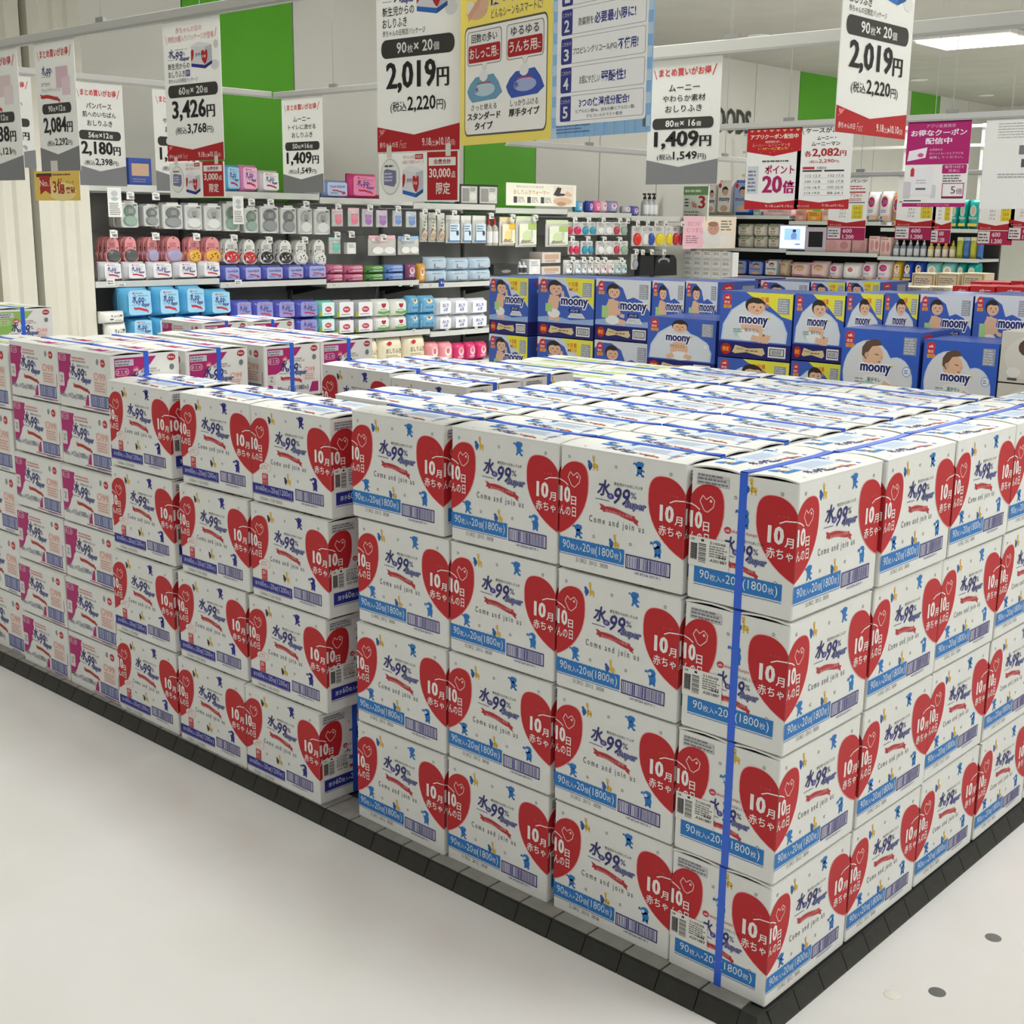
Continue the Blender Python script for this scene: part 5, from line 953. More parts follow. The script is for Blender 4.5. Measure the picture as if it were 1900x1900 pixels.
        a.ell(.62, .66, .34, .24, SKIN, 2, 18); a.ell(.40, .70, .16, .18, (90, 66, 54), 2.4, 14); a.ell(.54, .64, .2, .19, SKIN, 2.8, 14); a.line([(.60, .64), (.68, .63)], .012, (90, 60, 50), 3.4); a.ell(.2, .2, .1, .1, (226, 224, 216), 2, 14); a.rect(.4, .16, .66, .26, (190, 188, 178), 2); a.lines(.4, .06, .8, .14, 2, (120, 118, 110), 3); a.rr(.12, .04, .26, .09, .02, (80, 78, 72), 3)
    if style in ('stand', 'sit', 'crawl', 'happy'):
        a.rect(0, 0, 1, .24, (34, 34, 104), 1); a.ell(.11, .12, .075, .085, (190, 36, 40), 2, 14); a.T('限定', .065, .085, .155, .155, (236, 190, 60), .02, 3); a.poly([(.2, .08), (.24, .06), (.4, .09), (.62, .05), (.66, .09), (.63, .17), (.42, .15), (.24, .19), (.22, .13)], (216, 196, 146), 2); a.T('moony', .26, .115, .36, .145, (60, 50, 60), .01, 3, .1); a.lines(.38, .095, .6, .14, 1, (150, 110, 90), 3); a.rect(.70, .04, .94, .20, (226, 226, 226), 2); a.frame(.72, .065, .92, .175, .012, INK, 3); a.barcode(.745, .085, .895, .155, (60, 60, 60), 4)
    return a
NART = {k: nappy_art(k).mesh() for k in ('stand', 'sit', 'crawl', 'happy', 'sleep', 'beige')}
def nappy_side():
    a = U(); a.rect(0, 0, 1, .24, (34, 34, 104), 1); a.ell(.25, .9, .14, .07, (196, 40, 48), 2, 14); a.T('oh', .18, .88, .32, .92, WHITE, .02); a.rect(.14, .74, .4, .8, (238, 166, 60), 2); a.rect(.6, .72, .9, .92, (150, 154, 160), 2); a.ell(.4, .12, .16, .085, (190, 36, 40), 2, 14); a.T('moony', .2, .44, .85, .6, (30, 38, 104), .04, 3, 0, out=(236, 236, 240)); return a.mesh()
NSIDE = nappy_side()
_nb = {}
def nbody(c):
    if c not in _nb:
        s = MB(); s.box(-.5, -.5, 0, .5, .5, 1, mat(c, .35, 0, 0, .4), .008); b = s.mesh('carton_body'); s = MB(); s.box(-.49, -.02, 1.0, .49, .02, 1.002, mat(lite(c, .3), .25)); _nb[c] = (b, s.mesh('lid_tape'))
    return _nb[c]
NB_ = (62, 92, 172)
def nappy(desc, px0, py0, px1, py1, y, style, depth=.3, c=NB_, support=True, h=None, group='nappy cartons stacked behind the display', zb=None):
    a = UY(px0, py0, y); b = UY(px1, py0, y); W = b.x-a.x; H = h or (a.z-UY(px0, py1, y).z); zbot = a.z-H; xm = (a.x+b.x)/2
    body, tape = nbody(c)
    def one(z, hh, lab):
        r = thing('nappy_carton', lab, 'nappy carton', (xm, y+depth/2, z), 0, group); r.scale = (W*.985, depth, hh)
        ob('carton_body', body, r); ob('lid_tape', tape, r)
        o = ob('front_print', NART[style], r); o.location = (0, -.5008, 0)
        o = ob('side_print', NSIDE, r); o.location = (.5012, 0, 0); o.rotation_euler[2] = math.pi/2
        return r
    one(zbot, H-.004, desc); top = zbot; k = 0
    if support:
        n_ = max(1, round((zbot-FLOOR)/H)); hh = (zbot-FLOOR)/n_
        for q in range(n_): one(FLOOR+q*hh, hh-.004, desc.replace('topmost', ORD[n_-q-1]+' one down') if 'topmost' in desc else '%s, %s up' % (desc, ORD[q]))
Y1, Y2, Y3 = 2.2, 1.88, 1.62
nappy('blue nappy carton with a standing baby, topmost at the wall end', 908, 511, 981, 617, Y1, 'stand', .40)
nappy('blue nappy carton with a standing baby, topmost of the second column', 998.5, 511, 1104, 622, Y1, 'stand', .28)
nappy('blue nappy carton with a seated baby, topmost of the third column', 1106, 514.5, 1209, 628, Y1, 'sit', .28)
nappy('narrow blue nappy carton with a seated baby, first behind laughing baby', 1211, 518, 1271.5, 631, Y1, 'sit', .28)
nappy('narrow blue nappy carton with a seated baby, second behind laughing baby', 1273, 519, 1333, 632, Y1, 'sit', .28)
nappy('blue nappy carton with a laughing baby in white', 1202, 584, 1331, 688, Y2, 'happy', .26)
nappy('yellow cornered nappy carton with crawling baby, topmost beside laughing baby', 1337, 537, 1474, 660, Y2-.02, 'crawl', .26)
nappy('narrower yellow cornered nappy carton with crawling baby, topmost', 1475.5, 542, 1570, 667, Y2-.02, 'crawl', .26)
nappy('narrow nappy carton beside the crawling babies, first of two', 1572, 541, 1641, 665, Y2-.02, 'crawl', .26)
nappy('narrow nappy carton beside the crawling babies, second of two', 1642.5, 541, 1706, 665, Y2-.02, 'crawl', .26)
nappy('wide nappy carton with seated baby behind the sleeping babies', 1708, 542.5, 1808, 665, Y2-.02, 'sit', .26)
nappy('wide nappy carton at the frame edge behind the sleeping babies', 1810, 543, 1915, 668, Y2-.02, 'sit', .26)
nappy('large blue nappy carton with a sleeping baby, nearer the crawling babies', 1564, 605, 1711, 745, Y3, 'sleep', .2)
nappy('large blue nappy carton with a sleeping baby, beside the beige carton', 1715, 626, 1857, 762, Y3, 'sleep', .2)
nappy('beige nappy carton with a sleeping baby at the frame edge', 1860, 611, 2000, 708, Y3, 'beige', .26, (206, 202, 190))
# cartons further back
for k, (x0, x1, y0, y1, c, st, d) in enumerate(((1335,1402,513,545,(36,48,130),'sit','dark blue nappy carton lid'), (1412,1503,518,560,(36,52,140),'sit','dark blue nappy carton lid, second'), (1505,1569,520,560,(56,88,176),'stand','nappy carton with a baby head showing'), (1571,1634,519,560,(56,88,176),'stand','nappy carton with a baby head showing, second'))):
    nappy(d+' behind the crawling babies', x0, y0, x1, y1+40, 2.72, st, .24, c)
def far(c, st, d, x0, w, y0, y1, y, dep, c2, d2):
    a = UY(x0, y0, y); b = UY(x0+w, y0, y); z1 = a.z; z0 = UY(x0, y1, y).z; W = (b.x-a.x)*.97
    item('box', c, st, d, 'the far side of the nappy cartons', ((a.x+b.x)/2, y+dep/2, z0), (W, dep, z1-z0), 0)
    n = max(1, round((z0-FLOOR)/.4)); h = (z0-FLOOR)/n
    for q in range(n): item('box', c2, None, d2, 'the far side of the nappy cartons', ((a.x+b.x)/2, y+dep/2, FLOOR+q*h), (W, dep, h-.002), 0)
for k, x0 in enumerate((1692, 1737, 1785)): far((224, 212, 182), 'gold', 'gold edged pale box', x0, 44, 506, 534, 3.55, .1, (226, 218, 190), 'plain cream box')
for k, x0 in enumerate((1640, 1682, 1724)): far((226, 218, 190), None, 'cream box', x0, 41, 532, 548, 3.0, .2, (226, 218, 190), 'plain cream box')
for k, (x0, y0, w, y) in enumerate(((1767, 530, 31, 2.75), (1799, 530, 48, 2.75), (1848, 531, 56, 2.75), (1800, 522, 37, 3.22), (1838, 523, 36, 3.22), (1875, 521, 40, 3.22))): far((196, 40, 44), 'red', 'low red box', x0, w, y0, y0+15, y, .2, (190, 44, 48), 'plain red box')
# ------------------------------------------------------------------ hanging rails and price posters
def rail(label, p, q, th=.022, dp=.012, wires=2):
    p, q = Vector(p), Vector(q); d = (q-p); L = d.length; an = math.atan2(d.y, d.x)
    t = thing('sign_rail', label, 'rail', p, an)
    s = MB(); s.box(0, -dp/2, 0, L, dp/2, th, M_RAIL, .003); s.box(0, -dp/2-.002, -.004, L, dp/2+.002, .001, mat((170, 170, 164), .4)); s.build('rail_bar', t)
    for k in range(wires):
        x = L*(k+.5)/wires; s = MB(); s.box(x-.02, -.006, th, x+.02, .006, th+.012, mat((150, 150, 146), .4)); s.tube([(x, 0, th+.01), (x, 0, CEIL-p.z)], .0016, mat((206, 206, 200), .4), 5); s.build('hanging_wire', t)
    return t
M_SHEET = paper((246, 246, 242))
def sheet(name, label, org, ux, W, H, art, cat='sign', group=None, lower=None, split=None):
    """paper sheet hanging with its lower-left corner at org, width along ux"""
    ux = Vector(ux).normalized(); an = math.atan2(ux.y, ux.x)
    t = thing(name, label, cat, org, an, group)
    s = MB(); s.box(0, 0, 0, W, .0016, H, M_SHEET); s.build('sheet', t); art.put('front_print', t, (0, -.0004, 0))
    if lower:
        la, lw, lh = lower; s = MB(); s.box(W*.01, .0004, -lh, W*.01+lw, .002, -.004, M_SHEET); o = s.build('taped_sheet', t); la.put('taped_print', o, (W*.01, -.0001, -lh))
        s = MB()
        for x in (.12, .84): s.box(W*x, -.0014, -.03*H, W*(x+.06), -.001, .03*H, mat((226, 220, 210), .2))
        o2 = s.build('sticky_tape', t); o2['kind'] = 'stuff'
    return t
def px_sheet(px0, py0, px1, py1, y=None, x=None):
    """corners from the photograph on the plane y=const or x=const -> origin, direction, size"""
    if y is not None: a, b = UY(px0, py0, y), UY(px1, py1, y); return V3(a.x, y, b.z), (1, 0, 0), b.x-a.x, a.z-b.z
    a, b = UX(px0, py0, x), UX(px1, py1, x); return V3(x, a.y, b.z), (0, 1, 0), b.y-a.y, a.z-b.z
def pillb(a, W, H, x0, y0, x1, y1, t, sz=.62):
    a.rr(x0*W, y0*H, x1*W, y1*H, (y1-y0)*H*.42, (58, 56, 52), 1); h = (y1-y0)*H; m = (1-sz)/2*h
    a.T(t, x0*W+.22*(x1-x0)*W, y0*H+m, x1*W-.2*(x1-x0)*W, y1*H-m, (232, 230, 224), .02)
def bulk_title(a, W, H, y, t='まとめ買いがお得', c=(200, 40, 44)):
    a.T(t, .14*W, y*H, .86*W, (y+.065)*H, c, .02); a.line([(.07*W, (y+.06)*H), (.11*W, (y-.015)*H)], .008*W, c, 2); a.line([(.93*W, (y+.075)*H), (.88*W, (y-.01)*H)], .012*W, c, 2)
def chevron(a, W, H, side, mid, c): a.poly([(0, 0), (W, 0), (W, side*H), (.46*W, mid*H), (0, side*H)], c, 1)
def grey_sign(W, H, names, pill, price, tax, cut=None):
    a = Art(); bulk_title(a, W, H, .865); n = len(names)
    for k, nm in enumerate(names):
        w = .082*len(nm)/2+.05; a.T(nm, (.5-w)*W, (.745-.083*k)*H, (.5+w)*W, (.80-.083*k)*H, INK, .012)
    pillb(a, W, H, .07, .445, .92, .535, pill); a.T(price+'{円}', .10*W, .285*H, .90*W, .43*H, INK, .036); a.T('{(税込}'+tax+'{円)}', .15*W, .19*H, .84*W, .265*H, INK, .02); chevron(a, W, H, .20, .14, GREY); return a
def mini_carton(a, x0, y0, x1, y1, c=(40, 110, 190), navy=False):
    W, H = x1-x0, y1-y0; P = lambda u, v: (x0+u*W, y0+v*H)
    a.poly([P(0, .12), P(.66, 0), P(.66, .78), P(0, .86)], (226, 226, 228), 1.5); a.poly([P(.66, 0), P(1, .16), P(1, .84), P(.66, .78)], (196, 198, 204), 1.5); a.poly([P(0, .86), P(.66, .78), P(1, .84), P(.36, 1)], (236, 236, 238), 1.5)
    a.poly([P(0, .12), P(.66, 0), P(.66, .13), P(0, .24)], c, 2); a.poly([P(.66, 0), P(1, .16), P(1, .27), P(.66, .13)], dark(c, .2), 2)
    h = H*.5; w = W*.17
    a.half_heart(x0+.66*W, y0+.68*H, y0+.58*H, y0+.16*H, w, -1, RED, 2.5); a.half_heart(x0+.66*W, y0+.68*H, y0+.58*H, y0+.16*H, w*.8, 1, RED, 2.5); a.half_heart(x0, y0+.74*H, y0+.66*H, y0+.3*H, w*.8, 1, RED, 2.5); a.T('水99', x0+.2*W, y0+.46*H, x0+.46*W, y0+.62*H, (80, 86, 150), .01, 2.6, .1)
    a.T('10', x0+.55*W, y0+.4*H, x0+.72*W, y0+.5*H, WHITE, .02, 4)
def red_sign(W, H, count, price, tax, mini):
    a = Art(); a.T('赤ちゃんの日の', .24*W, .905*H, .70*W, .945*H, (206, 110, 110), .0); a.T('特別20個入りパッケージが登場', .10*W, .845*H, .90*W, .89*H, (206, 96, 98), .0); a.line([(.05*W, .90*H), (.08*W, .84*H)], .005*W, (206, 96, 98)); a.line([(.95*W, .91*H), (.92*W, .85*H)], .007*W, (206, 96, 98))
    logo(a, .09*W, .705*H, .46*W, .80*H); mini_carton(a, .50*W, .64*H, .86*W, .83*H, mini); a.ell(.90*W, .66*H, .07*W, .035*H, (226, 226, 222), 1); a.ell(.93*W, .80*H, .04*W, .03*H, (222, 220, 214), 1)
    a.T('新生児からの', .08*W, .655*H, .47*W, .70*H, INK, .012); a.T('おしりふき', .08*W, .60*H, .38*W, .645*H, INK, .012); a.T('赤ちゃんの日限定パッケージ', .08*W, .56*H, .60*W, .59*H, INK, .005)
    if mini == (46, 46, 142): a.rect(.39*W, .60*H, .47*W, .645*H, (70, 84, 150), 2); a.T('厚手', .40*W, .608*H, .46*W, .637*H, WHITE, .0)
    pillb(a, W, H, .06, .455, .94, .545, count); a.T(price+'{円}', .12*W, .285*H, .88*W, .435*H, INK, .036); a.T('{(税込}'+tax+'{円)}', .17*W, .185*H, .84*W, .265*H, INK, .02)
    chevron(a, W, H, .125, .08, (178, 28, 34)); a.half_heart(.06*W, .112*H, .104*H, .085*H, .03*W, -1, (226, 130, 130), 2); a.half_heart(.06*W, .112*H, .104*H, .085*H, .03*W, 1, (226, 130, 130), 2); a.line([(.02*W, .075*H), (.12*W, .115*H)], .004*W, (226, 150, 150), 3)
    a.T('赤ちゃんの日', .03*W, .02*H, .26*W, .05*H, (240, 206, 200), .02); a.T('Fest', .28*W, .015*H, .37*W, .055*H, (230, 150, 150), .0, 3, .3); a.T('9.18{(土)▶}10.10{(日)}', .56*W, .018*H, .95*W, .062*H, (240, 216, 210), .02); return a
def lower_sheet(W, H, n, mini):
    a = Art(); a.ell(.15*W, .5*H, .125*W, .36*H, (170, 170, 168), 1, 24); a.ell(.15*W, .5*H, .12*W, .345*H, PAPER, 1.4, 24); a.poly([(.07*W, .34*H), (.2*W, .3*H), (.23*W, .38*H), (.23*W, .62*H), (.1*W, .66*H), (.07*W, .62*H)], (120, 124, 156), 2); a.lines(.08*W, .4*H, .2*W, .6*H, 3, (206, 206, 222), 2.6); a.lines(.08*W, .68*H, .22*W, .76*H, 1, (80, 80, 80), 2)
    mini_carton(a, .31*W, .08*H, .57*W, .72*H, mini); a.T('赤ちゃんの日', .32*W, .85*H, .46*W, .92*H, (200, 90, 90), .0); a.rect(.47*W, .84*H, .57*W, .94*H, (190, 50, 54), 1.4); a.T('数量限定', .48*W, .86*H, .56*W, .92*H, WHITE, .0); a.T('20個入り限定パッケージ', .31*W, .75*H, .58*W, .82*H, (200, 90, 90), .0)
    a.rect(.62*W, .03*H, .985*W, .97*H, (178, 28, 34), 1); a.rect(.64*W, .70*H, .965*W, .86*H, (240, 236, 230), 2); a.T('全店合計', .70*W, .73*H, .91*W, .83*H, (150, 40, 44), .02); a.T(n+'{点}', .645*W, .44*H, .965*W, .65*H, (242, 226, 220), .03); a.T('限定', .73*W, .14*H, .90*W, .38*H, (242, 226, 220), .02); return a
YS = .2
rail('pale rail carrying the price posters over the navy-banded and magenta cartons', (-3.5, YS, 1.933), (-1.42, YS, 1.933), .026, .012, 3)
rail('short raised rail carrying the 2,019 yen poster that faces the aisle', (-1.33, YS, 2.022), (-.93, YS, 2.022), .024, .012, 1)
def onrail(label, x0, yt, x1, yb, art_fn, lower=None, y=YS, top=None, name='price_poster', grp='posters on the front rail'):
    org, ux, W, H = px_sheet(x0, yt, x1, yb, y=y)
    if top is not None: H = top-org.z
    low = None
    if lower: lw = W*.98; lh = lower[2]; low = (lower_sheet(lw, lh, lower[0], lower[1]), lw, lh)
    return sheet(name, label, org, ux, W, H, art_fn(W, H), 'sign', grp, low)
onrail('white poster priced 3,426 yen with a red foot and taped sheet', 300, 30, 416, 296, lambda W, H: red_sign(W, H, '60{枚} × 20{個}', '3,426', '3,768', (46, 46, 142)), ('3,000', (46, 46, 142), .098), top=1.930)
onrail('white poster priced 2,019 yen with a red foot and taped sheet, facing the aisle', 698, 0, 853, 277, lambda W, H: red_sign(W, H, '90{枚} × 20{個}', '2,019', '2,220', (44, 110, 190)), ('30,000', (44, 110, 190), .112), top=2.018)
def small_sign(pill, price, tax, names, c=(222, 190, 200)):
    def fn(W, H):
        a = Art(); bulk_title(a, W, H, .875); logo(a, .16*W, .71*H, .5*W, .82*H, False, False); a.rect(.52*W, .64*H, .82*W, .80*H, c, 1.2); a.rect(.66*W, .58*H, .86*W, .72*H, lite(c, .3), 1.6)
        for k, nm in enumerate(names): a.T(nm, .14*W, (.66-.045*k)*H, (.16+.05*len(nm))*W, (.69-.045*k)*H, (80, 80, 80), .0)
        ribbon(a, .08*W, .55*H, .6*W, .60*H, (190, 50, 50), None); pillb(a, W, H, .12, .445, .86, .525, pill); a.T(price+'{円}', .13*W, .28*H, .87*W, .42*H, INK, .036); a.T('{(税込}'+tax+'{円)}', .2*W, .19*H, .84*W, .255*H, INK, .02); chevron(a, W, H, .19, .13, GREY); return a
    return fn
onrail('white poster priced 2,084 yen with a grey foot', 62, 75, 150, 316, small_sign('90{枚}×12{個}', '2,084', '2,292', ['おでかけ', 'ウェットティッシュ']), top=1.930)
onrail('white poster with a grey foot beside the 2,084 yen poster, cut by the frame', -50, 95, 47, 334, small_sign('70{枚}×12{個}', '2,838', '3,121', ['おでかけ', '除菌シート'], (226, 206, 206)), top=1.930)
# yellow card under the 2,084 yen poster
org, ux, W, H = px_sheet(63, 318, 150, 372, y=YS); a = Art(); a.rect(0, 0, W, H, (236, 200, 92), .5); a.ell(W*.62, H*.3, W*.3, H*.32, (244, 226, 150), .8, 20); a.rect(W*.05, H*.80, W*.40, H*.92, (70, 54, 46), 1.2); a.poly([(W*.12, H*.84), (W*.36, H*.84), (W*.36, H*.2), (W*.24, H*.34), (W*.12, H*.2)], (176, 36, 36), 1.5); a.T('No.1', W*.12, H*.48, W*.37, H*.70, (240, 210, 190), .02); a.T('3億', W*.42, H*.22, W*.68, H*.74, (170, 40, 36), .02); a.T('突破', W*.70, H*.24, W*.90, H*.46, (170, 40, 36), .02); a.T('パック', W*.70, H*.54, W*.88, H*.66, (190, 90, 60), .0); a.lines(W*.42, H*.82, W*.9, H*.92, 1, (120, 90, 40), 2)
t = sheet('award_card', 'small yellow card with a red No.1 ribbon under the 2,084 yen poster', org, ux, W, H, a)
s = MB(); s.box(W*.4, -.001, H-.004, W*.55, -.0006, H+.03, mat((216, 212, 200), .2)); s.build('sticky_tape', t)
# wide twin poster, turned a little
pd = (FW + RT*((-650-950)/FPX)); pd.z = 0; pd.normalize(); pn = V3(pd.y, -pd.x, 0); pd = -pd if pd.x < 0 else pd
pp = V3(-.76, .165, 0)
def UPn(px, py): d = ray(px, py); t = (pp-CAMP).dot(pn)/d.dot(pn); return CAMP+d*t
c0, c1, c2 = UPn(853, 270), UPn(1022, 260), UPn(1206, 243); WY = (c1-c0).to_2d().length; WB = (c2-c1).to_2d().length; zb_ = (c0.z+c1.z+c2.z)/3
HP = 2.054-zb_
def Y_(py, px=950): return UPn(px, py).z-zb_
a = Art(); W = WY; a.ky = 1.5235; a.dy = -.0368; a.rr(.06*W, .036, .955*W, .185, .012, (90, 88, 80), 1); a.rr(.068*W, .0385, .947*W, .1825, .011, (250, 249, 242), 1.3)
a.T('どんなシーンもスマートに!', .36*W, .1905, .90*W, .2025, (60, 60, 110), .0); a.T('使い分けて', .34*W, .2075, .92*W, .235, (52, 52, 120), .03, 3, 0, out=WHITE)
a.ell(.2*W, .205, .12*W, .012, (230, 184, 150), 1, 16); a.ell(.13*W, .209, .05*W, .010, (240, 236, 226), 1.3, 12); a.line([(.1*W, .197), (.26*W, .222)], .010, (222, 170, 140), 1.6); a.ell(.28*W, .213, .05*W, .010, (232, 190, 160), 1.7, 12)
for q, (x0, t1, t2, t3, t4, cc) in enumerate(((.09, '回数の多い', 'おしっこ用{に}', 'さっと使える', ('スタンダード', 'タイプ'), (110, 160, 190)), (.53, 'ゆるゆる', 'うんち用{に}', 'しっかりふける', ('厚手タイプ',), (60, 90, 180)))):
    x1 = x0+.39; a.rr(x0*W, .132, x1*W, .178, .008, (120, 120, 116), 2); a.rr((x0+.006)*W, .133, (x1-.006)*W, .177, .0075, (242, 241, 236), 2.3); a.poly([((x0+.17)*W, .1335), ((x0+.23)*W, .1335), ((x0+.2)*W, .122)], (242, 241, 236), 2.4); a.line([((x0+.17)*W, .133), ((x0+.2)*W, .122), ((x0+.23)*W, .133)], .0008, (120, 120, 116), 2.6)
    a.T(t1, (x0+.05)*W, .162, (x1-.05)*W, .174, (50, 48, 46), .01, 4); a.rr((x0+.015)*W, .1355, (x1-.015)*W, .159, .005, (176, 26, 32), 3); a.T(t2, (x0+.03)*W, .140, (x1-.03)*W, .155, (240, 230, 226), .02, 4)
    P = [(x0+.0, .098), (x0+.04, .108), (x0+.1, .116), (x0+.3, .118), (x0+.36, .106), (x0+.40, .092), (x0+.33, .084), (x0+.06, .082), (x0+.02, .09)]; a.poly([(u*W, v) for u, v in P], cc, 2); a.ell((x0+.2)*W, .098, .12*W, .009, lite(cc, .55), 2.5, 14); a.ell((x0+.19)*W, .117, .05*W, .008, (240, 240, 238), 2.7, 10); a.line([((x0+.12)*W, .107), ((x0+.27)*W, .107)], .0016, (196, 60, 60), 2.8); a.T('水', (x0+.08)*W, .095, (x0+.14)*W, .103, (60, 66, 130), .02, 4)
    a.T(t3, (x0+.05)*W, .071, (x1-.05)*W, .079, (70, 68, 64), .0, 4)
    for r, tt in enumerate(t4): w_ = .028*len(tt)+.02; a.T(tt, (x0+.195-w_)*W, .0575-.0135*r, (x0+.195+w_)*W, .068-.0135*r, (46, 44, 42), .03, 4)
t = thing('twin_poster', 'wide hanging poster, yellow half and pale blue half of five numbered points', 'sign', (c0.x, c0.y, zb_), math.atan2(pd.y, pd.x))
s = MB(); s.box(0, 0, 0, WY-.001, .0016, HP, paper((248, 236, 140))); o = s.build('yellow_sheet', t); a.put('yellow_print', o, (0, -.0004, 0))
a = Art(); W = WB
for k in range(9): a.rect(0, .04*k, W*.07, .04*k+.02, (190, 218, 240), .7); a.rect(W*.93, .04*k+.01, W, .04*k+.03, (196, 222, 242), .7); a.rect(W*(.1+.1*k), 0, W*(.16+.1*k), .03, (150, 192, 226), .7)
a.rr(.055*W, .024, .955*W, HP-.01, .006, (250, 251, 250), 1); a.ky = 1.1326; a.dy = -.0166
for k, (n, t1, t2, sub) in enumerate((('5', '', '3つの保湿成分配合!', 1), ('4', 'お肌にやさしい', '弱酸性!', 0), ('3', 'プロピレングリコール(PG)', '不使用!', 0), ('2', '防腐剤を', '必要最小限に!', 0), ('1', '純水', '99%以上!', 0))):
    y0 = .042+.0475*k; y1 = y0+.042; a.rr(.10*W, y0, .935*W, y1, .004, (110, 110, 112), 2); a.rr(.103*W, y0+.0006, .932*W, y1-.0006, .0035, (250, 251, 250), 2.3); a.rr(.10*W, y0, .215*W, y1, .004, (56, 60, 140), 2.6)
    a.T('こだわり', .11*W, y1-.012, .205*W, y1-.006, WHITE, .0, 4); a.T(n, .13*W, y0+.005, .185*W, y0+.025, WHITE, .02, 4)
    if sub: a.T(t2, .3*W, y0+.021, .80*W, y0+.036, (44, 56, 140), .018, 4); a.T('ヒアルロン酸Na、加水分解ヒアルロン酸、', .27*W, y0+.012, .86*W, y0+.018, (80, 80, 84), .0, 4); a.T('グルコシルセラミド配合', .38*W, y0+.0035, .74*W, y0+.009, (80, 80, 84), .0, 4)
    else:
        xs = .62-.02*(k == 3) if k != 2 else .68; xs = {1: .52, 2: .68, 3: .44, 4: .45}[k]; a.T(t1, {1: .30, 2: .225, 3: .28, 4: .3}[k]*W, y0+.012, (xs-.01)*W, y0+.025, (60, 60, 64), .004, 4); a.T(t2, xs*W, y0+.011, {1: .76, 2: .87, 3: .84, 4: .8}[k]*W, y0+.029, (44, 56, 140), .018, 4)
a.ky = 1; a.dy = 0
for k in range(3): a.lines(.06*W, .008+.006*k, (.5-.1*(k % 2))*W, .013+.006*k, 1, (90, 120, 170), 2)
s = MB(); s.box(WY+.001, 0, 0, WY+WB, .0016, HP, paper((172, 210, 240))); o = s.build('blue_sheet', t); a.put('blue_print', o, (WY, -.0004, 0))
e = c0+pd*(WY+WB); rail('pale rail above the wide yellow and blue poster', (c0.x-pd.x*.05, c0.y-pd.y*.05, 2.062), (e.x+pd.x*.05, e.y+pd.y*.05, 2.062), .02)
org, ux, W, H = px_sheet(1549, 240, 1678, 262, x=-.1); org.z = (UX(1547, 240, -.1).z+UX(1668, 262, -.1).z)/2
rail('rail running away above the corner stack with a single poster', (-.1, .02, 1.94), (-.1, .78, 1.94), .024, .012, 1)
sheet('price_poster', 'white poster priced 2,019 yen seen at a slant above the corner stack', org, (0, 1, 0), W, 1.937-org.z, red_sign(W, 1.937-org.z, '90{枚} × 20{個}', '2,019', '2,220', (44, 110, 190)), 'sign', 'posters on the front rail')
# second rail run, nearer the nappies: white poster for soft wipes
Y2R = 1.0; zr = UY(1500, 83, Y2R).z
rail('pale rail crossing above the strapped carton lids', (UY(1120, 110, Y2R).x, Y2R, zr), (UY(1900, 40, Y2R).x+.5, Y2R, zr), .030, .014, 2)
onrail('white poster priced 1,409 yen on the rail above the carton lids', 1206, 112, 1330, 341, lambda W, H: grey_sign(W, H, ['ムーニー', 'やわらか素材', 'おしりふき'], '80{枚} × 16{個}', '1,409', '1,549'), y=Y2R, top=zr-.006, grp='posters on the middle rails')
# rails over the aisle beyond the magenta cartons
Y3R = 1.6; p = UY(508, 181, Y3R); q = UY(700, 166, Y3R); zq = (p.z+q.z)/2
rail('pale rail over the middle of the display behind the 3,426 yen poster', (p.x, Y3R, zq), (q.x+.9, Y3R, zq), .022)
X5 = p.x; a1 = UX(150, 160, X5)
rail('pale rail running away from the aisle behind the 2,084 yen poster', (X5, .23, zq+.002), (X5, Y3R-.012, zq+.002), .022)
onrail('white poster priced 1,409 yen in front of the bright green wall panel', 522, 186, 601, 357, lambda W, H: grey_sign(W, H, ['ムーニー', 'トイレに流せる', 'おしりふき'], '50{枚}×16{個}', '1,409', '1,549'), y=Y3R, top=zq-.005, grp='posters on the middle rails')
def side_sign(label, x0, yt, x1, yb, fn):
    org, ux, W, H = px_sheet(x0, yt, x1, yb, x=X5); H = zq-.004-org.z; return sheet('price_poster', label, org, ux, W, H, fn(W, H), 'sign', 'posters on the middle rails')
side_sign('white poster priced 2,180 yen half behind the 2,084 yen poster', 135, 170, 236, 346, lambda W, H: grey_sign(W, H, ['パンパース', '肌へのいちばん', 'おしりふき'], '56{枚}×12{個}', '2,180', '2,398'))
side_sign('white poster mostly behind the 3,426 yen poster', 283, 184, 372, 356, lambda W, H: grey_sign(W, H, ['ムーニー', 'やわらか素材', 'おしりふき'], '80{枚}×16{個}', '1,409', '1,549'))
side_sign('white poster between the two grey footed posters at the frame edge', -40, 146, 68, 312, lambda W, H: grey_sign(W, H, ['グーン', '肌にやさしい', 'おしりふき'], '70{枚}×12{個}', '2,100', '2,310'))
# rail running away with a clip, right of the wide poster
X4 = -2.3; z4 = UX(1192, 287, X4).z; b4 = UX(1440, 290, X4).y
rail('pale rail running towards the nappy shelving above the seated baby cartons', (X4, UX(940, 262, X4).y, z4), (X4, UX(1450, 290, X4).y, z4), .02)
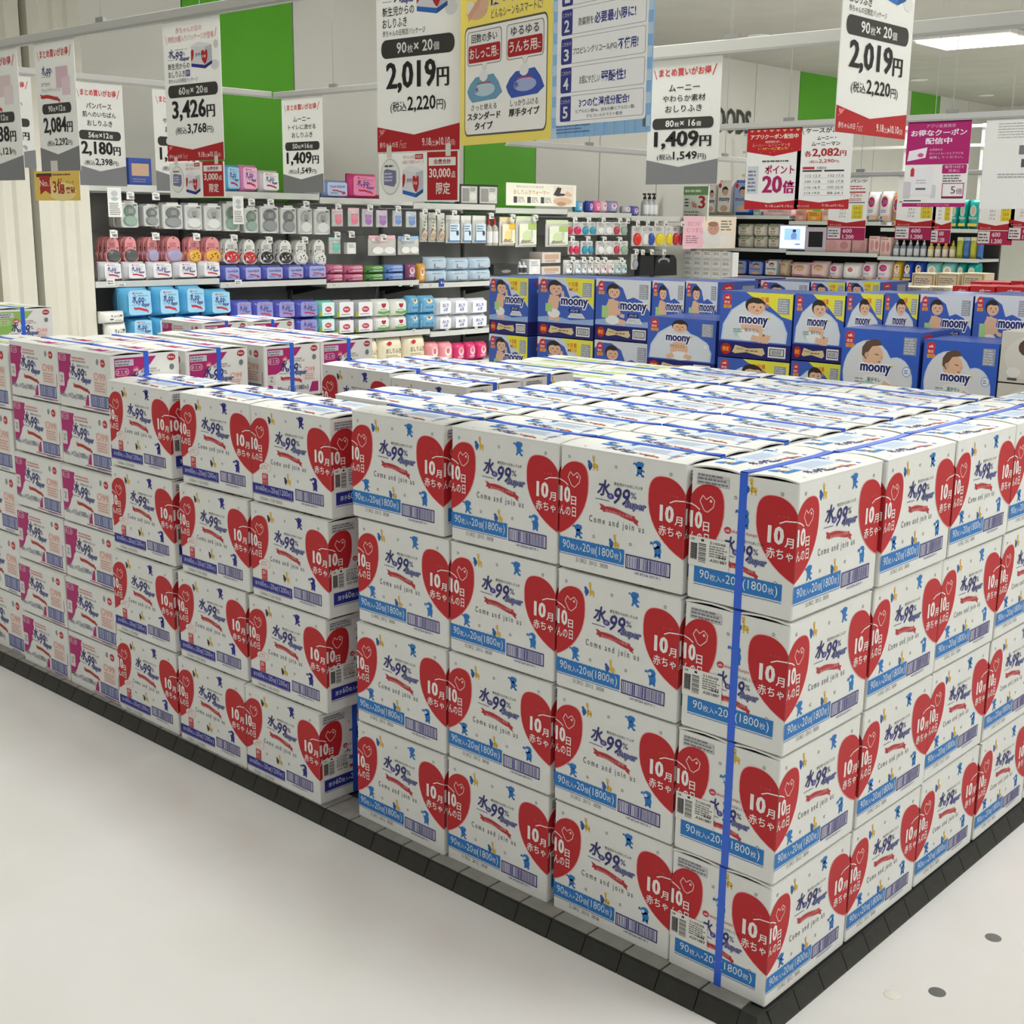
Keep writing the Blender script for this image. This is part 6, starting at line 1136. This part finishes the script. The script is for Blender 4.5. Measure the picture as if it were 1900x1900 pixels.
# rail with coupons
Y5R = 2.45; z5 = (UY(1340, 246, Y5R).z+UY(1895, 209, Y5R).z)/2
rail('pale rail carrying the red and pink coupon posters', (UY(1330, 246, Y5R).x, Y5R, z5), (UY(1900, 208, Y5R).x+.7, Y5R, z5), .02, .012, 3)
def coupon(W, H):
    a = Art(); a.poly([(0, H), (W, H), (W, .72*H), (.5*W, .66*H), (0, .72*H)], (186, 30, 36), 1)
    for k in range(8): a.poly([(W*(.04+.12*k), H*.985), (W*(.13+.12*k), H*.985), (W*(.085+.12*k), H*.955)], (226, 190, 120) if k % 2 else (232, 150, 140), 2)
    for k in range(14): a.ell(W*random.random(), H*(.7+.28*random.random()), .008*W, .008*W, (226, 150, 100), 1.5, 6)
    a.T('アプリクーポン配信中', .06*W, .87*H, .94*W, .93*H, (240, 226, 210), .03); a.T('期間中、', .34*W, .82*H, .64*W, .85*H, (238, 214, 200), .0); a.T('ムーニー・ムーニーマンを', .1*W, .78*H, .8*W, .815*H, (238, 190, 180), .0); a.T('1・2ケースご購入で!', .22*W, .735*H, .76*W, .77*H, (240, 220, 90), .01)
    a.rect(.03*W, .2*H, .24*W, .54*H, (206, 210, 214), 1.2); a.lines(.05*W, .22*H, .22*W, .5*H, 6, (120, 126, 140), 2); a.lines(.3*W, .58*H, .9*W, .62*H, 1, (90, 90, 90)); a.T('ポイント', .36*W, .44*H, .90*W, .55*H, (170, 30, 96), .03); a.T('20{倍}', .32*W, .20*H, .92*W, .42*H, (170, 30, 96), .04)
    chevron(a, W, H, .12, .08, (186, 34, 40)); a.T('9.18{(土)▶}10.10{(日)}', .4*W, .025*H, .92*W, .06*H, (240, 214, 206), .0); return a
def case_sign(W, H):
    a = Art(); bulk_title(a, W, H, .92, 'ケースがお得', INK); a.T('ムーニー・', .36*W, .835*H, .70*W, .885*H, INK, .02); a.T('ムーニーマン', .26*W, .765*H, .78*W, .815*H, INK, .02); a.T('{各}2,082{円}', .14*W, .625*H, .90*W, .735*H, (170, 34, 44), .03); a.T('{(税込}2,290{円)}', .24*W, .555*H, .78*W, .605*H, (170, 34, 44), .01)
    for x0 in (.12, .52): a.rect(x0*W, .455*H, (x0+.36)*W, .475*H, (60, 58, 56), 1)
    a.rect(.12*W, .485*H, .34*W, .515*H, (190, 60, 60), 1); a.T('均等配送', .38*W, .485*H, .56*W, .515*H, INK, .0)
    for r, (p1, p2) in enumerate((('112 12.0', '132 17.6'), ('100 13.8', '120 17.8'), ('116 16.9', '100 22.0'), ('114 19.0', '88 24.1'))): a.T(p1, .18*W, (.39-.07*r)*H, .46*W, (.42-.07*r)*H, (90, 88, 86), .0); a.T(p2, .6*W, (.39-.07*r)*H, .88*W, (.42-.07*r)*H, (90, 88, 86), .0); a.rect(.14*W, (.375-.07*r)*H, .9*W, (.378-.07*r)*H, (180, 178, 174), 1)
    chevron(a, W, H, .12, .08, (186, 34, 40)); a.T('赤ちゃんの日', .05*W, .02*H, .28*W, .05*H, (238, 200, 190), .0); a.T('9.18{(土)▶}10.10{(日)}', .52*W, .025*H, .92*W, .06*H, (240, 214, 206), .0); return a
def pink_coupon(W, H):
    a = Art(); c = (176, 24, 106); a.rect(0, .5*H, W, H, c, 1); a.T('アプリ会員限定', .3*W, .925*H, .76*W, .965*H, (238, 180, 210), .0); a.T('お得なクーポン', .06*W, .83*H, .94*W, .905*H, (244, 232, 240), .03); a.T('配信中', .3*W, .735*H, .72*W, .81*H, (244, 232, 240), .03)
    a.poly([(.03*W, .54*H), (.32*W, .58*H), (.34*W, .70*H), (.05*W, .66*H)], (238, 232, 236), 2); a.ell(.24*W, .61*H, .05*W, .025*H, (206, 90, 140), 2.5, 12)
    for k, tt in enumerate(('お手持ちの', 'ポイントカードとアプリを', '連携してください。')): a.T(tt, .38*W, (.655-.045*k)*H, (.58+.33*(k > 0))*W, (.685-.045*k)*H, (240, 196, 220), .0)
    a.rr(.12*W, .14*H, .46*W, .46*H, .02*W, (236, 234, 232), 1.5); a.rr(.0*W, .1*H, .12*W, .3*H, .02*W, (206, 202, 200), 1.2); a.rr(.44*W, .1*H, .52*W, .26*H, .02*W, (212, 208, 206), 1.2); a.poly([(.1*W, .36*H), (.16*W, .36*H), (.16*W, .44*H), (.13*W, .47*H), (.1*W, .44*H)], (196, 50, 70), 2); a.rect(.2*W, .2*H, .36*W, .225*H, (110, 106, 106), 2); a.lines(.2*W, .27*H, .38*W, .33*H, 2, (190, 186, 186), 2)
    a.rr(.6*W, .39*H, .98*W, .495*H, .02*W, c, 1.6); a.T('毎月15日と', .64*W, .45*H, .94*W, .485*H, (244, 214, 230), .0); a.T('月末に', .70*W, .405*H, .88*W, .44*H, (244, 214, 230), .0); a.lines(.62*W, .29*H, .96*W, .38*H, 3, (110, 106, 106), 2); a.frame(.62*W, .1*H, .96*W, .28*H, .012*W, c, 2); a.T('5{倍}', .76*W, .15*H, .94*W, .24*H, (110, 40, 80), .0); a.rect(.63*W, .1*H, .95*W, .125*H, c, 2); a.rect(0, 0, W, .045*H, c, 1); a.T('貯まったポイントで今すぐご利用', .25*W, .012*H, .75*W, .033*H, (240, 190, 214), .0); a.rect(.02*W, .065*H, .3*W, .08*H, (70, 66, 66), 1.5); return a
def notice(W, H):
    a = Art(); a.lines(.2*W, .78*H, .9*W, .96*H, 6, (150, 150, 150), 2, 9, .25); a.rect(.55*W, .60*H, .78*W, .70*H, (120, 122, 124), 2); a.rect(.6*W, .46*H, .95*W, .55*H, (84, 86, 88), 2); a.lines(.25*W, .34*H, .8*W, .40*H, 2, (170, 170, 170), 2); return a
for lab, x0, yt, x1, yb, fn in (('red topped poster announcing point 20 times', 1388, 240, 1480, 389, coupon), ('white poster priced 2,082 yen beside the red topped poster', 1482, 238, 1574, 388, case_sign), ('magenta coupon poster with a hand holding a phone', 1686, 222, 1790, 384, pink_coupon), ('large white notice sheet with small dark pictures', 1832, 214, 1935, 388, notice)):
    onrail(lab, x0, yt, x1, yb, fn, y=Y5R, top=z5-.004, grp='posters on the coupon rail')
# price tickets hanging lower, further back
def ticket(lab, x0, y0, x1, y1, full, yy=3.6):
    org, ux, W, H = px_sheet(x0, y0, x1, y1, y=yy); a = Art(); H = UY(1541, 329, yy).z-org.z
    a.rect(0, 0, W, .2*H if full else .26*H, (176, 36, 84), 1); a.rect(.02*W, .02*H, .36*W, .19*H if full else .24*H, (238, 236, 232), 2); a.lines(.04*W, .04*H, .34*W, .17*H, 3, (110, 106, 110), 3); a.T('600', .42*W, .115*H, .66*W, .18*H, (244, 216, 226), .03); a.T('1.200', .42*W, .02*H, .72*W, .085*H, (244, 216, 226), .03)
    a.poly([(0, .21*H), (W, .21*H), (W, .32*H), (.5*W, .275*H), (0, .32*H)], (186, 34, 40), 1); a.T('赤ちゃんの日', .06*W, .225*H, .36*W, .255*H, (238, 200, 190), .0)
    for r in range(4): a.T(('17.6', '22.5', '24.1', '12.0')[r], .3*W, (.36+.055*r)*H, .46*W, (.39+.055*r)*H, (110, 106, 100), .0)
    a.rect(.62*W, .34*H, .90*W, .56*H, (238, 220, 60), 1)
    for r in range(3): a.T(('21.4', '22.8', '17.7')[r], .68*W, (.355+.065*r)*H, .84*W, (.39+.065*r)*H, (150, 120, 30), .0, 3)
    a.rect(.06*W, .59*H, .94*W, .605*H, (90, 88, 84), 1)
    if full: a.rect(.42*W, .75*H, .94*W, .77*H, (190, 50, 54), 1); a.T('3,726{円}', .44*W, .68*H, .86*W, .74*H, (180, 50, 60), .0); a.T('G.Nパンツ', .30*W, .91*H, .96*W, .96*H, INK, .02); a.lines(.44*W, .80*H, .94*W, .87*H, 2, (190, 80, 84), 2); a.lines(.44*W, .62*H, .94*W, .67*H, 2, (190, 90, 94), 2)
    else: a.lines(.1*W, .66*H, .9*W, .9*H, 3, (130, 128, 124), 2)
    return sheet('price_ticket', lab, org, ux, W, H, a, 'sign', 'price tickets over the nappy cartons')
t1 = ticket('tall price ticket with a magenta foot beside the 2,082 yen poster', 1541, 329, 1604, 446, True)
t2 = ticket('price ticket with a magenta foot under the magenta coupon poster', 1668, 330, 1732, 446, True)
t3 = ticket('narrow price ticket with a magenta foot beside the teal nappy packs', 1736, 330, 1762, 452, True)
t4 = ticket('price ticket with a magenta foot under the white notice sheet', 1822, 340, 1877, 455, True)
t5 = ticket('price ticket with a magenta foot cut by the frame edge', 1879, 340, 1935, 447, True)
z6 = UY(1541, 329, 3.6).z
rail('pale rail far back carrying the magenta footed price tickets', (UY(1535, 330, 3.6).x, 3.6, z6+.004), (UY(1940, 330, 3.6).x, 3.6, z6+.004), .018, .012, 3)
finish_labels()
